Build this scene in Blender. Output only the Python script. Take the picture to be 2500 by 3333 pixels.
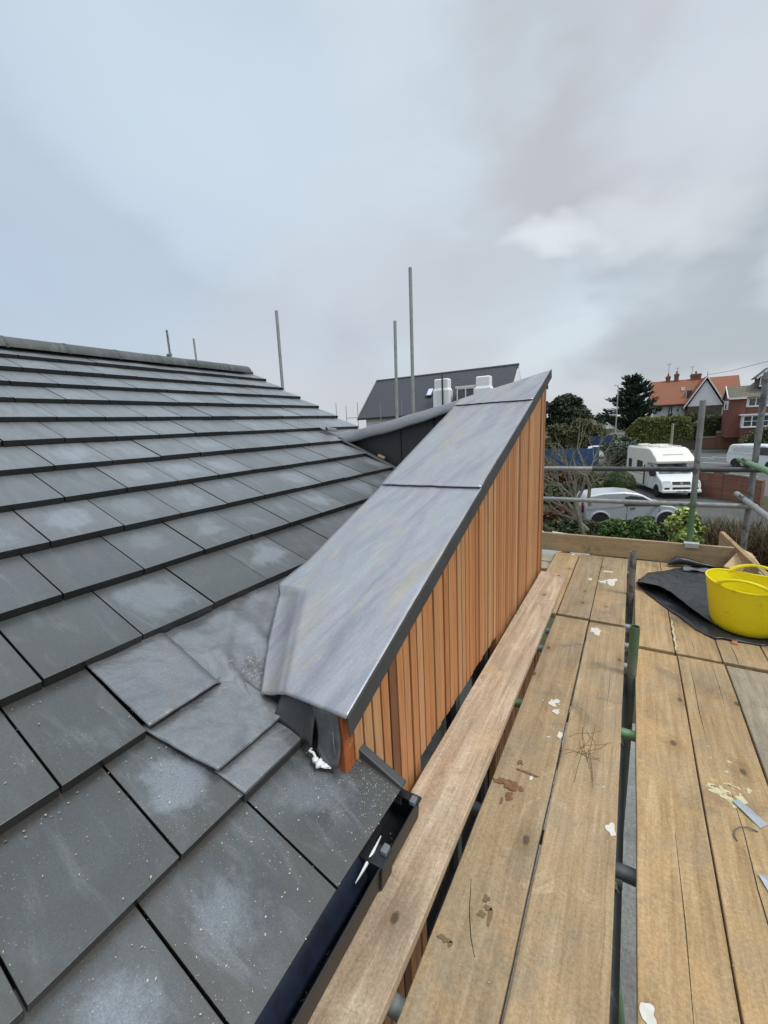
import bpy, bmesh, math, random
from mathutils import Vector, Matrix, noise
for o in list(bpy.data.objects): bpy.data.objects.remove(o)
SC = bpy.context.scene; COL = SC.collection
rad = math.radians
# ------------------------------------------------------------------ camera
F_PX, W_PX = 1344.43, 2500.0
YAW, PITCH, ROLL = -0.5440, -0.2022, -0.0508
fw = Vector((math.sin(YAW)*math.cos(PITCH), math.cos(YAW)*math.cos(PITCH), math.sin(PITCH)))
r0 = fw.cross(Vector((0, 0, 1))).normalized(); u0 = r0.cross(fw)
rt = r0*math.cos(ROLL)+u0*math.sin(ROLL); up = u0*math.cos(ROLL)-r0*math.sin(ROLL)
cd = bpy.data.cameras.new('camera'); cam = bpy.data.objects.new('camera', cd); COL.objects.link(cam)
cam.matrix_world = Matrix(((rt.x, up.x, -fw.x, 0), (rt.y, up.y, -fw.y, 0), (rt.z, up.z, -fw.z, 0), (0, 0, 0, 1)))
cd.sensor_fit = 'HORIZONTAL'; cd.sensor_width = 36; cd.lens = F_PX/W_PX*36
cd.clip_start = 0.02; cd.clip_end = 6000
SC.camera = cam
# ------------------------------------------------------------------ world + sun
SUN_EL, SUN_AZ = rad(57), rad(98)      # azimuth clockwise from +Y: light comes from the right
wd = bpy.data.worlds.new('World'); SC.world = wd; wd.use_nodes = True
nt = wd.node_tree; nt.nodes.clear()
def N(t, tree=None, **kw):
    n = (tree or nt).nodes.new(t)
    for k, v in kw.items():
        if k == 'ins':
            for a, b in v.items(): n.inputs[a].default_value = b
        else: setattr(n, k, v)
    return n
def L(a, b, tree=None): (tree or nt).links.new(a, b)
sky = N('ShaderNodeTexSky', sky_type='NISHITA', sun_disc=False, sun_elevation=SUN_EL, sun_rotation=SUN_AZ, air_density=1.0, dust_density=2.0)
bg1 = N('ShaderNodeBackground', ins={'Strength': 0.10}); L(sky.outputs[0], bg1.inputs[0])
tc = N('ShaderNodeTexCoord'); sep = N('ShaderNodeSeparateXYZ'); L(tc.outputs['Generated'], sep.inputs[0])
mp = N('ShaderNodeMapping', ins={'Scale': (1.0, 1.0, 1.9), 'Location': (0.35, 0.2, 0.4), 'Rotation': (0.1, 0.25, 0.3)}); L(tc.outputs['Generated'], mp.inputs[0])
n1 = N('ShaderNodeTexNoise', ins={'Scale': 2.1, 'Detail': 5.0, 'Roughness': 0.48, 'Distortion': 0.35}); L(mp.outputs[0], n1.inputs['Vector'])
n2 = N('ShaderNodeTexNoise', ins={'Scale': 1.3, 'Detail': 2.0, 'Roughness': 0.5}); L(mp.outputs[0], n2.inputs['Vector'])
cr = N('ShaderNodeValToRGB'); L(n1.outputs['Fac'], cr.inputs[0])
cr.color_ramp.elements[0].position = 0.36; cr.color_ramp.elements[0].color = (0.50, 0.545, 0.60, 1)
cr.color_ramp.elements[1].position = 0.64; cr.color_ramp.elements[1].color = (0.675, 0.775, 0.84, 1)
e = cr.color_ramp.elements.new(0.5); e.color = (0.595, 0.69, 0.765, 1)
# blue tint toward the left of the view (-X)
dotn = N('ShaderNodeVectorMath', operation='DOT_PRODUCT'); dotn.inputs[1].default_value = (-0.97, 0.25, 0.0); L(tc.outputs['Generated'], dotn.inputs[0])
mr = N('ShaderNodeMapRange', ins={'From Min': 0.45, 'From Max': 1.0, 'To Min': 0.0, 'To Max': 1.15}); L(dotn.outputs['Value'], mr.inputs[0])
mulm = N('ShaderNodeMath', operation='MULTIPLY'); L(mr.outputs[0], mulm.inputs[0]); L(n2.outputs['Fac'], mulm.inputs[1])
mx = N('ShaderNodeMix', data_type='RGBA'); L(mulm.outputs[0], mx.inputs['Factor']); L(cr.outputs[0], mx.inputs[6]); mx.inputs[7].default_value = (0.47, 0.60, 0.775, 1)
# pale horizon
mh = N('ShaderNodeMapRange', ins={'From Min': 0.0, 'From Max': 0.22, 'To Min': 0.7, 'To Max': 0.0}); L(sep.outputs['Z'], mh.inputs[0])
mx2 = N('ShaderNodeMix', data_type='RGBA'); L(mh.outputs[0], mx2.inputs['Factor']); L(mx.outputs[2], mx2.inputs[6]); mx2.inputs[7].default_value = (0.675, 0.67, 0.685, 1)
# banks of darker and brighter cloud, each round a direction in the sky, edges broken by noise
wn = N('ShaderNodeTexNoise', ins={'Scale': 2.3, 'Detail': 4.0, 'Roughness': 0.5}); L(mp.outputs[0], wn.inputs['Vector'])
wv1 = N('ShaderNodeVectorMath', operation='SUBTRACT'); L(wn.outputs['Color'], wv1.inputs[0]); wv1.inputs[1].default_value = (.5, .5, .5)
wv2 = N('ShaderNodeVectorMath', operation='SCALE', ins={'Scale': 0.8}); L(wv1.outputs[0], wv2.inputs[0])
wv3 = N('ShaderNodeVectorMath', operation='ADD'); L(tc.outputs['Generated'], wv3.inputs[0]); L(wv2.outputs[0], wv3.inputs[1])
wv4 = N('ShaderNodeVectorMath', operation='NORMALIZE'); L(wv3.outputs[0], wv4.inputs[0])
cur = mx2.outputs[2]
for az, el, rd_, col, st in ((-7, 26, 10, (0.51, 0.53, 0.565), .9), (5, 12.5, 9, (0.475, 0.515, 0.555), .9), (12, 14, 9, (0.455, 0.51, 0.55), .85), (-15, 29, 7, (0.55, 0.57, 0.60), .6), (-20, 9, 9, (0.575, 0.585, 0.615), .55),
                             (-66, 22, 18, (0.505, 0.60, 0.72), .7), (-38, 14, 12, (0.60, 0.625, 0.665), .6), (-46, 34, 13, (0.63, 0.745, 0.86), .65), (7, 30, 9, (0.63, 0.655, 0.71), .6), (-22, 44, 10, (0.66, 0.75, 0.82), .5),
                             (-11.5, 18.7, 4.2, (0.80, 0.87, 0.91), .8), (-3, 18.5, 5.0, (0.72, 0.77, 0.81), .65), (4.5, 19.5, 5.5, (0.72, 0.76, 0.80), .6), (-30, 22, 10, (0.64, 0.70, 0.76), .45)):
    a, e_ = math.radians(az), math.radians(el)
    dp = N('ShaderNodeVectorMath', operation='DOT_PRODUCT'); dp.inputs[1].default_value = (math.sin(a)*math.cos(e_), math.cos(a)*math.cos(e_), math.sin(e_)); L(wv4.outputs[0], dp.inputs[0])
    mm_ = N('ShaderNodeMapRange', interpolation_type='SMOOTHSTEP', ins={'From Min': math.cos(math.radians(rd_*1.6)), 'From Max': math.cos(math.radians(rd_*.15)), 'To Min': 0.0, 'To Max': st}); L(dp.outputs['Value'], mm_.inputs[0])
    mq = N('ShaderNodeMix', data_type='RGBA'); L(mm_.outputs[0], mq.inputs['Factor']); L(cur, mq.inputs[6]); mq.inputs[7].default_value = (*col, 1); cur = mq.outputs[2]
# an overcast sky is brighter toward the zenith
mz = N('ShaderNodeMapRange', interpolation_type='SMOOTHSTEP', ins={'From Min': 0.62, 'From Max': 0.98, 'To Min': 1.0, 'To Max': 2.7}); L(sep.outputs['Z'], mz.inputs[0])
bg2 = N('ShaderNodeBackground'); L(cur, bg2.inputs[0]); mzz = N('ShaderNodeMath', operation='MULTIPLY', ins={1: 1.0}); L(mz.outputs[0], mzz.inputs[0]); L(mzz.outputs[0], bg2.inputs[1])
mixs = N('ShaderNodeMixShader', ins={0: 0.93}); L(bg1.outputs[0], mixs.inputs[1]); L(bg2.outputs[0], mixs.inputs[2])
wo = N('ShaderNodeOutputWorld'); L(mixs.outputs[0], wo.inputs[0])
sl = bpy.data.lights.new('sun', 'SUN'); sl.energy = 1.6; sl.angle = rad(14); sl.color = (1.0, 0.95, 0.88)
so = bpy.data.objects.new('sun', sl); COL.objects.link(so)
sd = Vector((math.sin(SUN_AZ)*math.cos(SUN_EL), math.cos(SUN_AZ)*math.cos(SUN_EL), math.sin(SUN_EL)))
so.rotation_euler = sd.to_track_quat('Z', 'Y').to_euler(); so.location = (20, 10, 30)
SC.view_settings.view_transform = 'Standard'; SC.view_settings.look = 'None'; SC.view_settings.exposure = 0.04; SC.view_settings.gamma = 1.0

# ------------------------------------------------------------------ mesh helpers
class MB:
    def __init__(s): s.v = []; s.f = []; s.uv = None
    def add(s, vs, fs):
        b = len(s.v); s.v += [tuple(p) for p in vs]; s.f += [tuple(i+b for i in f) for f in fs]; return s
    def hexa(s, p):      # 8 points: bottom 4 ccw, top 4 ccw
        return s.add(p, [(3, 2, 1, 0), (4, 5, 6, 7), (0, 1, 5, 4), (1, 2, 6, 5), (2, 3, 7, 6), (3, 0, 4, 7)])
    def box(s, x0, x1, y0, y1, z0, z1):
        return s.hexa([(x0, y0, z0), (x1, y0, z0), (x1, y1, z0), (x0, y1, z0), (x0, y0, z1), (x1, y0, z1), (x1, y1, z1), (x0, y1, z1)])
    def tube(s, pts, r, n=10, cap=True, r2=None):
        pts = [Vector(p) for p in pts]; m = len(pts)
        rs = r if isinstance(r, (list, tuple)) else [r+((r2 if r2 is not None else r)-r)*i/(m-1) for i in range(m)]
        b = len(s.v); ref = None
        for i, p in enumerate(pts):
            d = (pts[min(i+1, m-1)]-pts[max(i-1, 0)]).normalized()
            if ref is None:
                ref = Vector((0, 0, 1)) if abs(d.z) < .9 else Vector((1, 0, 0))
            a = d.cross(ref).normalized(); c = a.cross(d); ref = c
            for k in range(n):
                t = 2*math.pi*k/n; s.v.append(tuple(p+(a*math.cos(t)+c*math.sin(t))*rs[i]))
        for i in range(m-1):
            for k in range(n):
                k2 = (k+1) % n; s.f.append((b+i*n+k, b+i*n+k2, b+(i+1)*n+k2, b+(i+1)*n+k))
        if cap:
            s.f.append(tuple(b+k for k in range(n))[::-1]); s.f.append(tuple(b+(m-1)*n+k for k in range(n)))
        return s
    def pipe(s, a, b, r=.0242, th=.004, n=16):   # open-ended scaffold tube
        a, b = Vector(a), Vector(b); d = (b-a).normalized()
        ref = Vector((0, 0, 1)) if abs(d.z) < .9 else Vector((1, 0, 0)); u = d.cross(ref).normalized(); w = u.cross(d)
        base = len(s.v)
        for p, rr in ((a, r-th), (a, r), (b, r), (b, r-th), (b-d*.15, r-th)):
            for k in range(n):
                t = 2*math.pi*k/n; s.v.append(tuple(p+(u*math.cos(t)+w*math.sin(t))*rr))
        for i in range(4):
            for k in range(n):
                k2 = (k+1) % n; s.f.append((base+i*n+k, base+i*n+k2, base+(i+1)*n+k2, base+(i+1)*n+k))
        s.f.append(tuple(base+4*n+k for k in range(n))); s.f.append(tuple(base+k for k in range(n))[::-1])
        return s
    def prism(s, prof, fn):   # prof: list of 2D; fn(p, side) -> 3D for side 0/1
        n = len(prof); a = [fn(p, 0) for p in prof]; b = [fn(p, 1) for p in prof]
        return s.add(a+b, [tuple(range(n))[::-1], tuple(range(n, 2*n))]+[(i, (i+1) % n, n+(i+1) % n, n+i) for i in range(n)])
    def grid(s, fn, nu, nv):
        b = len(s.v)
        for i in range(nu+1):
            for j in range(nv+1): s.v.append(tuple(fn(i/nu, j/nv)))
        for i in range(nu):
            for j in range(nv):
                q = b+i*(nv+1)+j; s.f.append((q, q+nv+1, q+nv+2, q+1))
        return s
    def poly(s, pts, th=None, d=(0, 0, -1)):
        n = len(pts)
        if th is None: return s.add(pts, [tuple(range(n))])
        d = Vector(d)*th; return s.add(list(pts)+[tuple(Vector(p)+d) for p in pts], [tuple(range(n)), tuple(range(n, 2*n))[::-1]]+[((i+1) % n, i, n+i, n+(i+1) % n) for i in range(n)])
    def blob(s, c, r, seed=0, nu=10, nv=8, amp=.2):
        R = random.Random(seed); off = Vector((R.random()*50, R.random()*50, R.random()*50)); c = Vector(c)
        def fn(u, v):
            t = 2*math.pi*u; p = math.pi*v
            d = Vector((math.sin(p)*math.cos(t), math.sin(p)*math.sin(t), math.cos(p)))
            k = 1+amp*noise.noise(d*1.7+off)*1.5
            return c+Vector((d.x*r[0], d.y*r[1], d.z*r[2]))*k
        return s.grid(fn, nu, nv)
    def xf(s, fn, start=0):
        for i in range(start, len(s.v)): s.v[i] = tuple(fn(Vector(s.v[i])))
        return s
def link(name, mb, mat, parent=None, base=None, smooth=False, bevel=0, seg=2, angle=35, solid=0, uvs=None, fix=True):
    me = bpy.data.meshes.new(name); o = bpy.data.objects.new(name, me); COL.objects.link(o)
    if parent is not None:
        org = Vector(parent['_org']); o.parent = parent
    else:
        if base is None:
            xs = [v[0] for v in mb.v]; ys = [v[1] for v in mb.v]; zs = [v[2] for v in mb.v]
            base = ((min(xs)+max(xs))/2, (min(ys)+max(ys))/2, min(zs))
        org = Vector(base); o.location = org
    o['_org'] = list(org)
    if parent is not None: o['_org'] = list(org)
    me.from_pydata([tuple(Vector(v)-org) for v in mb.v], [], mb.f)
    if uvs:
        ul = me.uv_layers.new(name='UVMap')
        i = 0
        for p in me.polygons:
            for li in p.loop_indices: ul.data[li].uv = uvs[i]; i += 1
    if fix:
        bm = bmesh.new(); bm.from_mesh(me); bmesh.ops.recalc_face_normals(bm, faces=bm.faces); bm.to_mesh(me); bm.free()
    for m in (mat if isinstance(mat, list) else [mat]): me.materials.append(m)
    if smooth:
        for p in me.polygons: p.use_smooth = True
        me.set_sharp_from_angle(angle=rad(angle))
    if bevel:
        b = o.modifiers.new('bevel', 'BEVEL'); b.width = bevel; b.segments = seg; b.limit_method = 'ANGLE'; b.angle_limit = rad(30)
    if solid:
        b = o.modifiers.new('solid', 'SOLIDIFY'); b.thickness = solid; b.offset = -1
    return o
def tag(o, label=None, cat=None, group=None, kind=None):
    for k, v in (('label', label), ('category', cat), ('group', group), ('kind', kind)):
        if v: o[k] = v
    return o
def thing(name, label, cat, loc, group=None):
    o = bpy.data.objects.new(name, None); COL.objects.link(o); o.location = loc; o['_org'] = list(loc); o.empty_display_size = .2
    return tag(o, label, cat, group)
def copy_tree(o, parent=None, shift=None):
    c = o.copy(); COL.objects.link(c)
    if parent is not None: c.parent = parent
    if shift is not None:
        c.location = Vector(o.location)+Vector(shift); c['_org'] = list(c.location)
    for ch in list(o.children): copy_tree(ch, c)
    return c

# ------------------------------------------------------------------ materials
def newmat(name):
    m = bpy.data.materials.new(name); m.use_nodes = True; t = m.node_tree; t.nodes.clear()
    b = t.nodes.new('ShaderNodeBsdfPrincipled'); o = t.nodes.new('ShaderNodeOutputMaterial'); t.links.new(b.outputs[0], o.inputs[0])
    return m, t, b
def ramp(t, src, stops):
    r = t.nodes.new('ShaderNodeValToRGB'); t.links.new(src, r.inputs[0]); el = r.color_ramp.elements
    el[0].position = stops[0][0]; el[0].color = (*stops[0][1], 1); el[1].position = stops[-1][0]; el[1].color = (*stops[-1][1], 1)
    for p, c in stops[1:-1]:
        q = el.new(p); q.color = (*c, 1)
    return r.outputs[0]
def tex(t, kind, co, scale=5, map_scale=None, loc=None, **ins):
    if map_scale or loc:
        m = t.nodes.new('ShaderNodeMapping'); t.links.new(co, m.inputs[0]); m.inputs['Scale'].default_value = map_scale or (1, 1, 1)
        if loc: m.inputs['Location'].default_value = loc
        co = m.outputs[0]
    n = t.nodes.new('ShaderNodeTex'+kind)
    fr = ins.pop('feature', None)
    if fr: n.feature = fr
    t.links.new(co, n.inputs['Vector']); n.inputs['Scale'].default_value = scale
    for k, v in ins.items(): n.inputs[k].default_value = v
    return n
def mixc(t, fac, a, b, mode='MIX'):
    m = t.nodes.new('ShaderNodeMix'); m.data_type = 'RGBA'; m.blend_type = mode
    for s, i in ((fac, m.inputs['Factor']), (a, m.inputs[6]), (b, m.inputs[7])):
        if isinstance(s, (int, float)): i.default_value = s
        elif isinstance(s, tuple): i.default_value = (*s, 1)
        else: t.links.new(s, i)
    return m.outputs[2]
def math_(t, op, a, b=0.0, c=None):
    m = t.nodes.new('ShaderNodeMath'); m.operation = op
    for s, i in ((a, 0), (b, 1), (c, 2)):
        if s is None: continue
        if isinstance(s, (int, float)): m.inputs[i].default_value = s
        else: t.links.new(s, m.inputs[i])
    return m.outputs[0]
def mrange(t, v, a, b, c=0.0, d=1.0, smooth=True):
    m = t.nodes.new('ShaderNodeMapRange'); m.interpolation_type = 'SMOOTHSTEP' if smooth else 'LINEAR'
    t.links.new(v, m.inputs[0])
    for k, x in zip(('From Min', 'From Max', 'To Min', 'To Max'), (a, b, c, d)): m.inputs[k].default_value = x
    return m.outputs[0]
def bump(t, b, h, strength=.3, dist=.01):
    n = t.nodes.new('ShaderNodeBump'); n.inputs['Strength'].default_value = strength; n.inputs['Distance'].default_value = dist
    t.links.new(h, n.inputs['Height']); t.links.new(n.outputs[0], b.inputs['Normal'])
def coords(t, kind='Object'):
    return t.nodes.new('ShaderNodeTexCoord').outputs[kind]
def island(t): return t.nodes.new('ShaderNodeNewGeometry').outputs['Random Per Island']
def objrand(t): return t.nodes.new('ShaderNodeObjectInfo').outputs['Random']
def simple(name, c, rough=.6, metal=0, var=.12, scale=8, spec=.5, bmp=0):
    m, t, b = newmat(name); co = coords(t); n = tex(t, 'Noise', co, scale, Detail=5.0, Roughness=.6)
    lo = tuple(max(0, x*(1-var)) for x in c); hi = tuple(min(1, x*(1+var)) for x in c)
    t.links.new(ramp(t, n.outputs['Fac'], [(.3, lo), (.7, hi)]), b.inputs['Base Color'])
    b.inputs['Roughness'].default_value = rough; b.inputs['Metallic'].default_value = metal; b.inputs['Specular IOR Level'].default_value = spec
    if bmp: bump(t, b, n.outputs['Fac'], bmp, .01)
    return m
def tile_mat(name, uv=True):
    m, t, b = newmat(name); co = coords(t); isl = island(t)
    n1 = tex(t, 'Noise', co, 3.2, Detail=5.0, Roughness=.6, Distortion=.5)
    n2 = tex(t, 'Noise', co, 260, Detail=2.0, Roughness=.7)
    st = tex(t, 'Noise', co, 6, map_scale=(.7, 3.2, 1), Detail=4.0, Roughness=.6, Distortion=.8)
    base = ramp(t, n1.outputs['Fac'], [(.30, (.030, .033, .032)), (.5, (.048, .052, .052)), (.70, (.078, .083, .086))])
    streak = mrange(t, st.outputs['Fac'], .48, .74, 0, .5)
    base = mixc(t, streak, base, (.15, .158, .168))
    if uv:
        u = t.nodes.new('ShaderNodeUVMap').outputs[0]; s = t.nodes.new('ShaderNodeSeparateXYZ'); t.links.new(u, s.inputs[0])
        def edge(x): return math_(t, 'MULTIPLY', math_(t, 'MULTIPLY', x, math_(t, 'SUBTRACT', 1.0, x)), 4.0)
        e = math_(t, 'MULTIPLY', edge(s.outputs[0]), edge(s.outputs[1]))
        nf = tex(t, 'Noise', co, 14, Detail=6.0, Roughness=.7)
        e = math_(t, 'ADD', e, math_(t, 'MULTIPLY', math_(t, 'SUBTRACT', n1.outputs['Fac'], .5), 2.6)); e = math_(t, 'ADD', e, math_(t, 'MULTIPLY', math_(t, 'SUBTRACT', nf.outputs['Fac'], .5), .7))
        rnd = math_(t, 'MULTIPLY', mrange(t, isl, .25, .95, .05, .95), 1.0)
        patch = math_(t, 'MULTIPLY', mrange(t, e, .52, 1.0, 0, .9), rnd)
        base = mixc(t, patch, base, (.155, .168, .186))
        dirt = math_(t, 'MULTIPLY', mrange(t, e, .42, .02, 0, .75), mrange(t, n2.outputs['Fac'], .2, .55))
        base = mixc(t, dirt, base, (.046, .040, .033))
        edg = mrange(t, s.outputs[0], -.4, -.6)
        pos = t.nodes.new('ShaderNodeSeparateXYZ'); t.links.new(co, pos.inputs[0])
        upslope_glare = math_(t, 'ADD', pos.outputs[0], math_(t, 'MULTIPLY', math_(t, 'SUBTRACT', n1.outputs['Fac'], .5), 1.2))
        upslope_glare = mrange(t, upslope_glare, 3.6, 1.3, 0, .62)  # upper courses coloured paler up the slope, standing in for grazing sky reflection
        base = mixc(t, upslope_glare, base, (.225, .235, .25)); base = mixc(t, math_(t, 'MULTIPLY', mrange(t, st.outputs['Fac'], .54, .38, 0, .85), upslope_glare), base, (.085, .090, .092))
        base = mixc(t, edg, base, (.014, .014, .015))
        t.links.new(math_(t, 'MULTIPLY', math_(t, 'SUBTRACT', 1.0, edg), math_(t, 'MULTIPLY', upslope_glare, .45)), b.inputs['Sheen Weight'])
    tint = ramp(t, isl, [(0, (.76, .78, .76)), (.5, (.97, 1, .98)), (1, (1.14, 1.16, 1.17))])
    base = mixc(t, 1.0, base, tint, 'MULTIPLY')
    grain = mrange(t, n2.outputs['Fac'], .35, .65, .78, 1.24, False)
    base = mixc(t, 1.0, base, grain, 'MULTIPLY')
    vo = tex(t, 'Voronoi', co, 130); sp = mrange(t, vo.outputs['Distance'], .16, .08, 0, 1)
    gate = tex(t, 'Noise', co, 5, Detail=2.0); sp = math_(t, 'MULTIPLY', sp, mrange(t, gate.outputs['Fac'], .47, .60))
    base = mixc(t, math_(t, 'MULTIPLY', sp, .75), base, (.34, .32, .28))
    b.inputs['Sheen Roughness'].default_value = .45; b.inputs['Sheen Tint'].default_value = (.92, .94, 1, 1)
    t.links.new(base, b.inputs['Base Color']); b.inputs['Roughness'].default_value = .38 if uv else .6; b.inputs['Specular IOR Level'].default_value = .75
    bump(t, b, n2.outputs['Fac'], .12, .003)
    return m
def lead_mat(name, dark=1.0, rough=.42, streak=(6.5, .75, 1), con=1.0, tint=None):
    m, t, b = newmat(name); co = coords(t)
    rot = t.nodes.new('ShaderNodeMapping'); t.links.new(co, rot.inputs[0]); rot.inputs['Rotation'].default_value = (0, 0, .22); co2 = rot.outputs[0]
    n1 = tex(t, 'Noise', co2, 1.5, map_scale=streak, Detail=6.0, Roughness=.62, Distortion=.7)
    n2 = tex(t, 'Noise', co2, 1.9, map_scale=(streak[0]*.7, streak[1]*1.3, 1), loc=(3, 7, 1), Detail=5.0, Roughness=.6, Distortion=1.0)
    n3 = tex(t, 'Noise', co2, 26, map_scale=(3.0, .30, 1), Detail=5.0, Roughness=.7)
    n5 = tex(t, 'Noise', co, 1.3, loc=(1, 3, 9), Detail=4.0, Roughness=.6, Distortion=.5)
    n4 = tex(t, 'Noise', co, 190, Detail=2.0)
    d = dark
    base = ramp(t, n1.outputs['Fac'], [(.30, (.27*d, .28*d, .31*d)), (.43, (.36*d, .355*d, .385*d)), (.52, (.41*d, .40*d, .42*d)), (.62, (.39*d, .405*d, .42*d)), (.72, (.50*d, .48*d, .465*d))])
    base = mixc(t, mrange(t, n2.outputs['Fac'], .55, .68, 0, .50*con), base, (.28*d, .315*d, .37*d))
    base = mixc(t, mrange(t, n2.outputs['Fac'], .46, .34, 0, .70*con), base, (.47*d, .41*d, .32*d))
    base = mixc(t, mrange(t, n5.outputs['Fac'], .56, .70, 0, .55*con), base, (.36*d, .33*d, .405*d))
    base = mixc(t, mrange(t, n3.outputs['Fac'], .48, .76, 0, .40), base, (.56*d, .555*d, .55*d))
    base = mixc(t, mrange(t, n3.outputs['Fac'], .46, .26, 0, .22), base, (.22*d, .225*d, .25*d))
    if tint:
        base = mixc(t, 1.0, base, tint, 'MULTIPLY'); sp_ = tex(t, 'Noise', co, 60, Detail=6.0, Roughness=.8); base = mixc(t, mrange(t, sp_.outputs['Fac'], .55, .72, 0, .5), base, (.33, .33, .30))
    gr = mrange(t, n4.outputs['Fac'], .3, .7, .90, 1.08, False)
    base = mixc(t, 1.0, base, gr, 'MULTIPLY')
    t.links.new(base, b.inputs['Base Color']); b.inputs['Metallic'].default_value = .5
    t.links.new(mrange(t, n3.outputs['Fac'], .3, .7, rough-.06, rough+.14, False), b.inputs['Roughness'])
    if tint:
        w_ = tex(t, 'Noise', co, 11, Detail=4.0, Roughness=.55, Distortion=1.2); bump(t, b, w_.outputs['Fac'], .22, .02)
    else: bump(t, b, n3.outputs['Fac'], .10, .006)
    return m
def wood_mat(name, a, bcol, c, axis=1, grey=.4, gs=1.0, rough=.8, stain=True, knots=True):
    m, t, b = newmat(name); co0 = coords(t); rnd = objrand(t)
    add = t.nodes.new('ShaderNodeVectorMath'); add.operation = 'ADD'; t.links.new(co0, add.inputs[0])
    cb = t.nodes.new('ShaderNodeCombineXYZ'); mm = math_(t, 'MULTIPLY', rnd, 37.0)
    for i in range(3): t.links.new(mm, cb.inputs[i])
    t.links.new(cb.outputs[0], add.inputs[1]); co = add.outputs[0]
    sc = [16.0, 16.0, 16.0]; sc[axis] = .9
    g = tex(t, 'Noise', co, 2.2*gs, map_scale=tuple(sc), Detail=7.0, Roughness=.62, Distortion=.7)
    sc2 = [30.0, 30.0, 30.0]; sc2[axis] = 1.6
    g2 = tex(t, 'Noise', co, 5*gs, map_scale=tuple(sc2), Detail=4.0, Roughness=.7)
    big = tex(t, 'Noise', co, 2.3, map_scale=(1.6, 1.6, 1.6) if axis == 1 else None, Detail=5.0, Roughness=.65, Distortion=.6)
    fine = tex(t, 'Noise', co, 120, Detail=4.0, Roughness=.8)
    base = ramp(t, g.outputs['Fac'], [(.28, a), (.5, bcol), (.72, c)])
    base = mixc(t, mrange(t, g2.outputs['Fac'], .55, .72, 0, .45), base, tuple(x*.55 for x in a))
    base = mixc(t, mrange(t, big.outputs['Fac'], .42, .70, 0, grey), base, (.25, .225, .185))
    base = mixc(t, mrange(t, big.outputs['Fac'], .40, .26, 0, .5), base, tuple(min(1, x*1.25) for x in c))
    if stain:
        s = tex(t, 'Noise', co, 1.4, loc=(5, 2, 8), Detail=6.0, Roughness=.7, Distortion=1.0)
        base = mixc(t, mrange(t, s.outputs['Fac'], .56, .70, 0, .6), base, (.155, .125, .09))
        s2 = tex(t, 'Noise', co, 7.5, loc=(9, 4, 2), Detail=6.0, Roughness=.75, Distortion=.8)
        base = mixc(t, mrange(t, s2.outputs['Fac'], .55, .70, 0, .42), base, (.19, .145, .10))
        base = mixc(t, mrange(t, s2.outputs['Fac'], .42, .28, 0, .45), base, tuple(min(1, x*1.28) for x in c))
    o1 = tex(t, 'Noise', co, 3.4, loc=(2, 8, 5), Detail=7.0, Roughness=.72, Distortion=.5)
    base = mixc(t, mrange(t, o1.outputs['Fac'], .52, .68, 0, .40), base, tuple(min(1, x*y) for x, y in zip(c, (1.12, .92, .72))))
    xs = tex(t, 'Noise', co, 9, map_scale=(1.2, 7, 1) if axis == 1 else (7, 1.2, 1), loc=(4, 4, 4), Detail=5.0, Roughness=.7, Distortion=1.4)
    base = mixc(t, mrange(t, xs.outputs['Fac'], .60, .74, 0, .40), base, (.15, .11, .07))
    base = mixc(t, mrange(t, xs.outputs['Fac'], .40, .28, 0, .35), base, (.50, .41, .28))
    if knots:
        ks = [9.0, 9.0, 9.0]; ks[axis] = 5.5
        v = tex(t, 'Voronoi', co, .42, map_scale=tuple(ks)); v.voronoi_dimensions = '2D' if axis != 2 else '3D'; kd = math_(t, 'MULTIPLY', mrange(t, v.outputs['Distance'], .06, .025, 0, .8), mrange(t, v.outputs['Color'], .45, .6))
        halo = math_(t, 'MULTIPLY', mrange(t, v.outputs['Distance'], .24, .06, 0, .3), mrange(t, v.outputs['Color'], .45, .6)); base = mixc(t, halo, base, tuple(x*.55 for x in a))
        base = mixc(t, kd, base, (.085, .058, .04))
    base = mixc(t, 1.0, base, mrange(t, fine.outputs['Fac'], .28, .72, .72, 1.26, False), 'MULTIPLY')
    hv = ramp(t, rnd, [(0, (.84, .86, .90)), (.35, (.98, .99, 1.0)), (.65, (1.08, 1.01, .90)), (1, (1.14, 1.10, 1.02))])
    base = mixc(t, 1.0, base, hv, 'MULTIPLY')
    t.links.new(base, b.inputs['Base Color']); b.inputs['Roughness'].default_value = rough; b.inputs['Specular IOR Level'].default_value = .3
    h = math_(t, 'ADD', math_(t, 'MULTIPLY', g2.outputs['Fac'], .7), math_(t, 'MULTIPLY', fine.outputs['Fac'], .6)); bump(t, b, h, .45, .004)
    return m
def cedar_mat(name):
    m, t, b = newmat(name); co = coords(t); isl = island(t)
    g = tex(t, 'Noise', co, 4, map_scale=(24, 24, 1.0), Detail=6.0, Roughness=.6, Distortion=.5)
    base = ramp(t, isl, [(0, (.19, .088, .046)), (.14, (.36, .155, .068)), (.35, (.48, .21, .086)), (.6, (.54, .25, .105)), (.8, (.46, .24, .115)), (1, (.57, .32, .16))])
    base = mixc(t, 1.0, base, ramp(t, g.outputs['Fac'], [(.25, (.72, .68, .62)), (.5, (1, 1, 1)), (.75, (1.18, 1.16, 1.12))]), 'MULTIPLY')
    t.links.new(base, b.inputs['Base Color']); b.inputs['Roughness'].default_value = .62; b.inputs['Specular IOR Level'].default_value = .3
    bump(t, b, g.outputs['Fac'], .2, .003)
    return m
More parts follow.
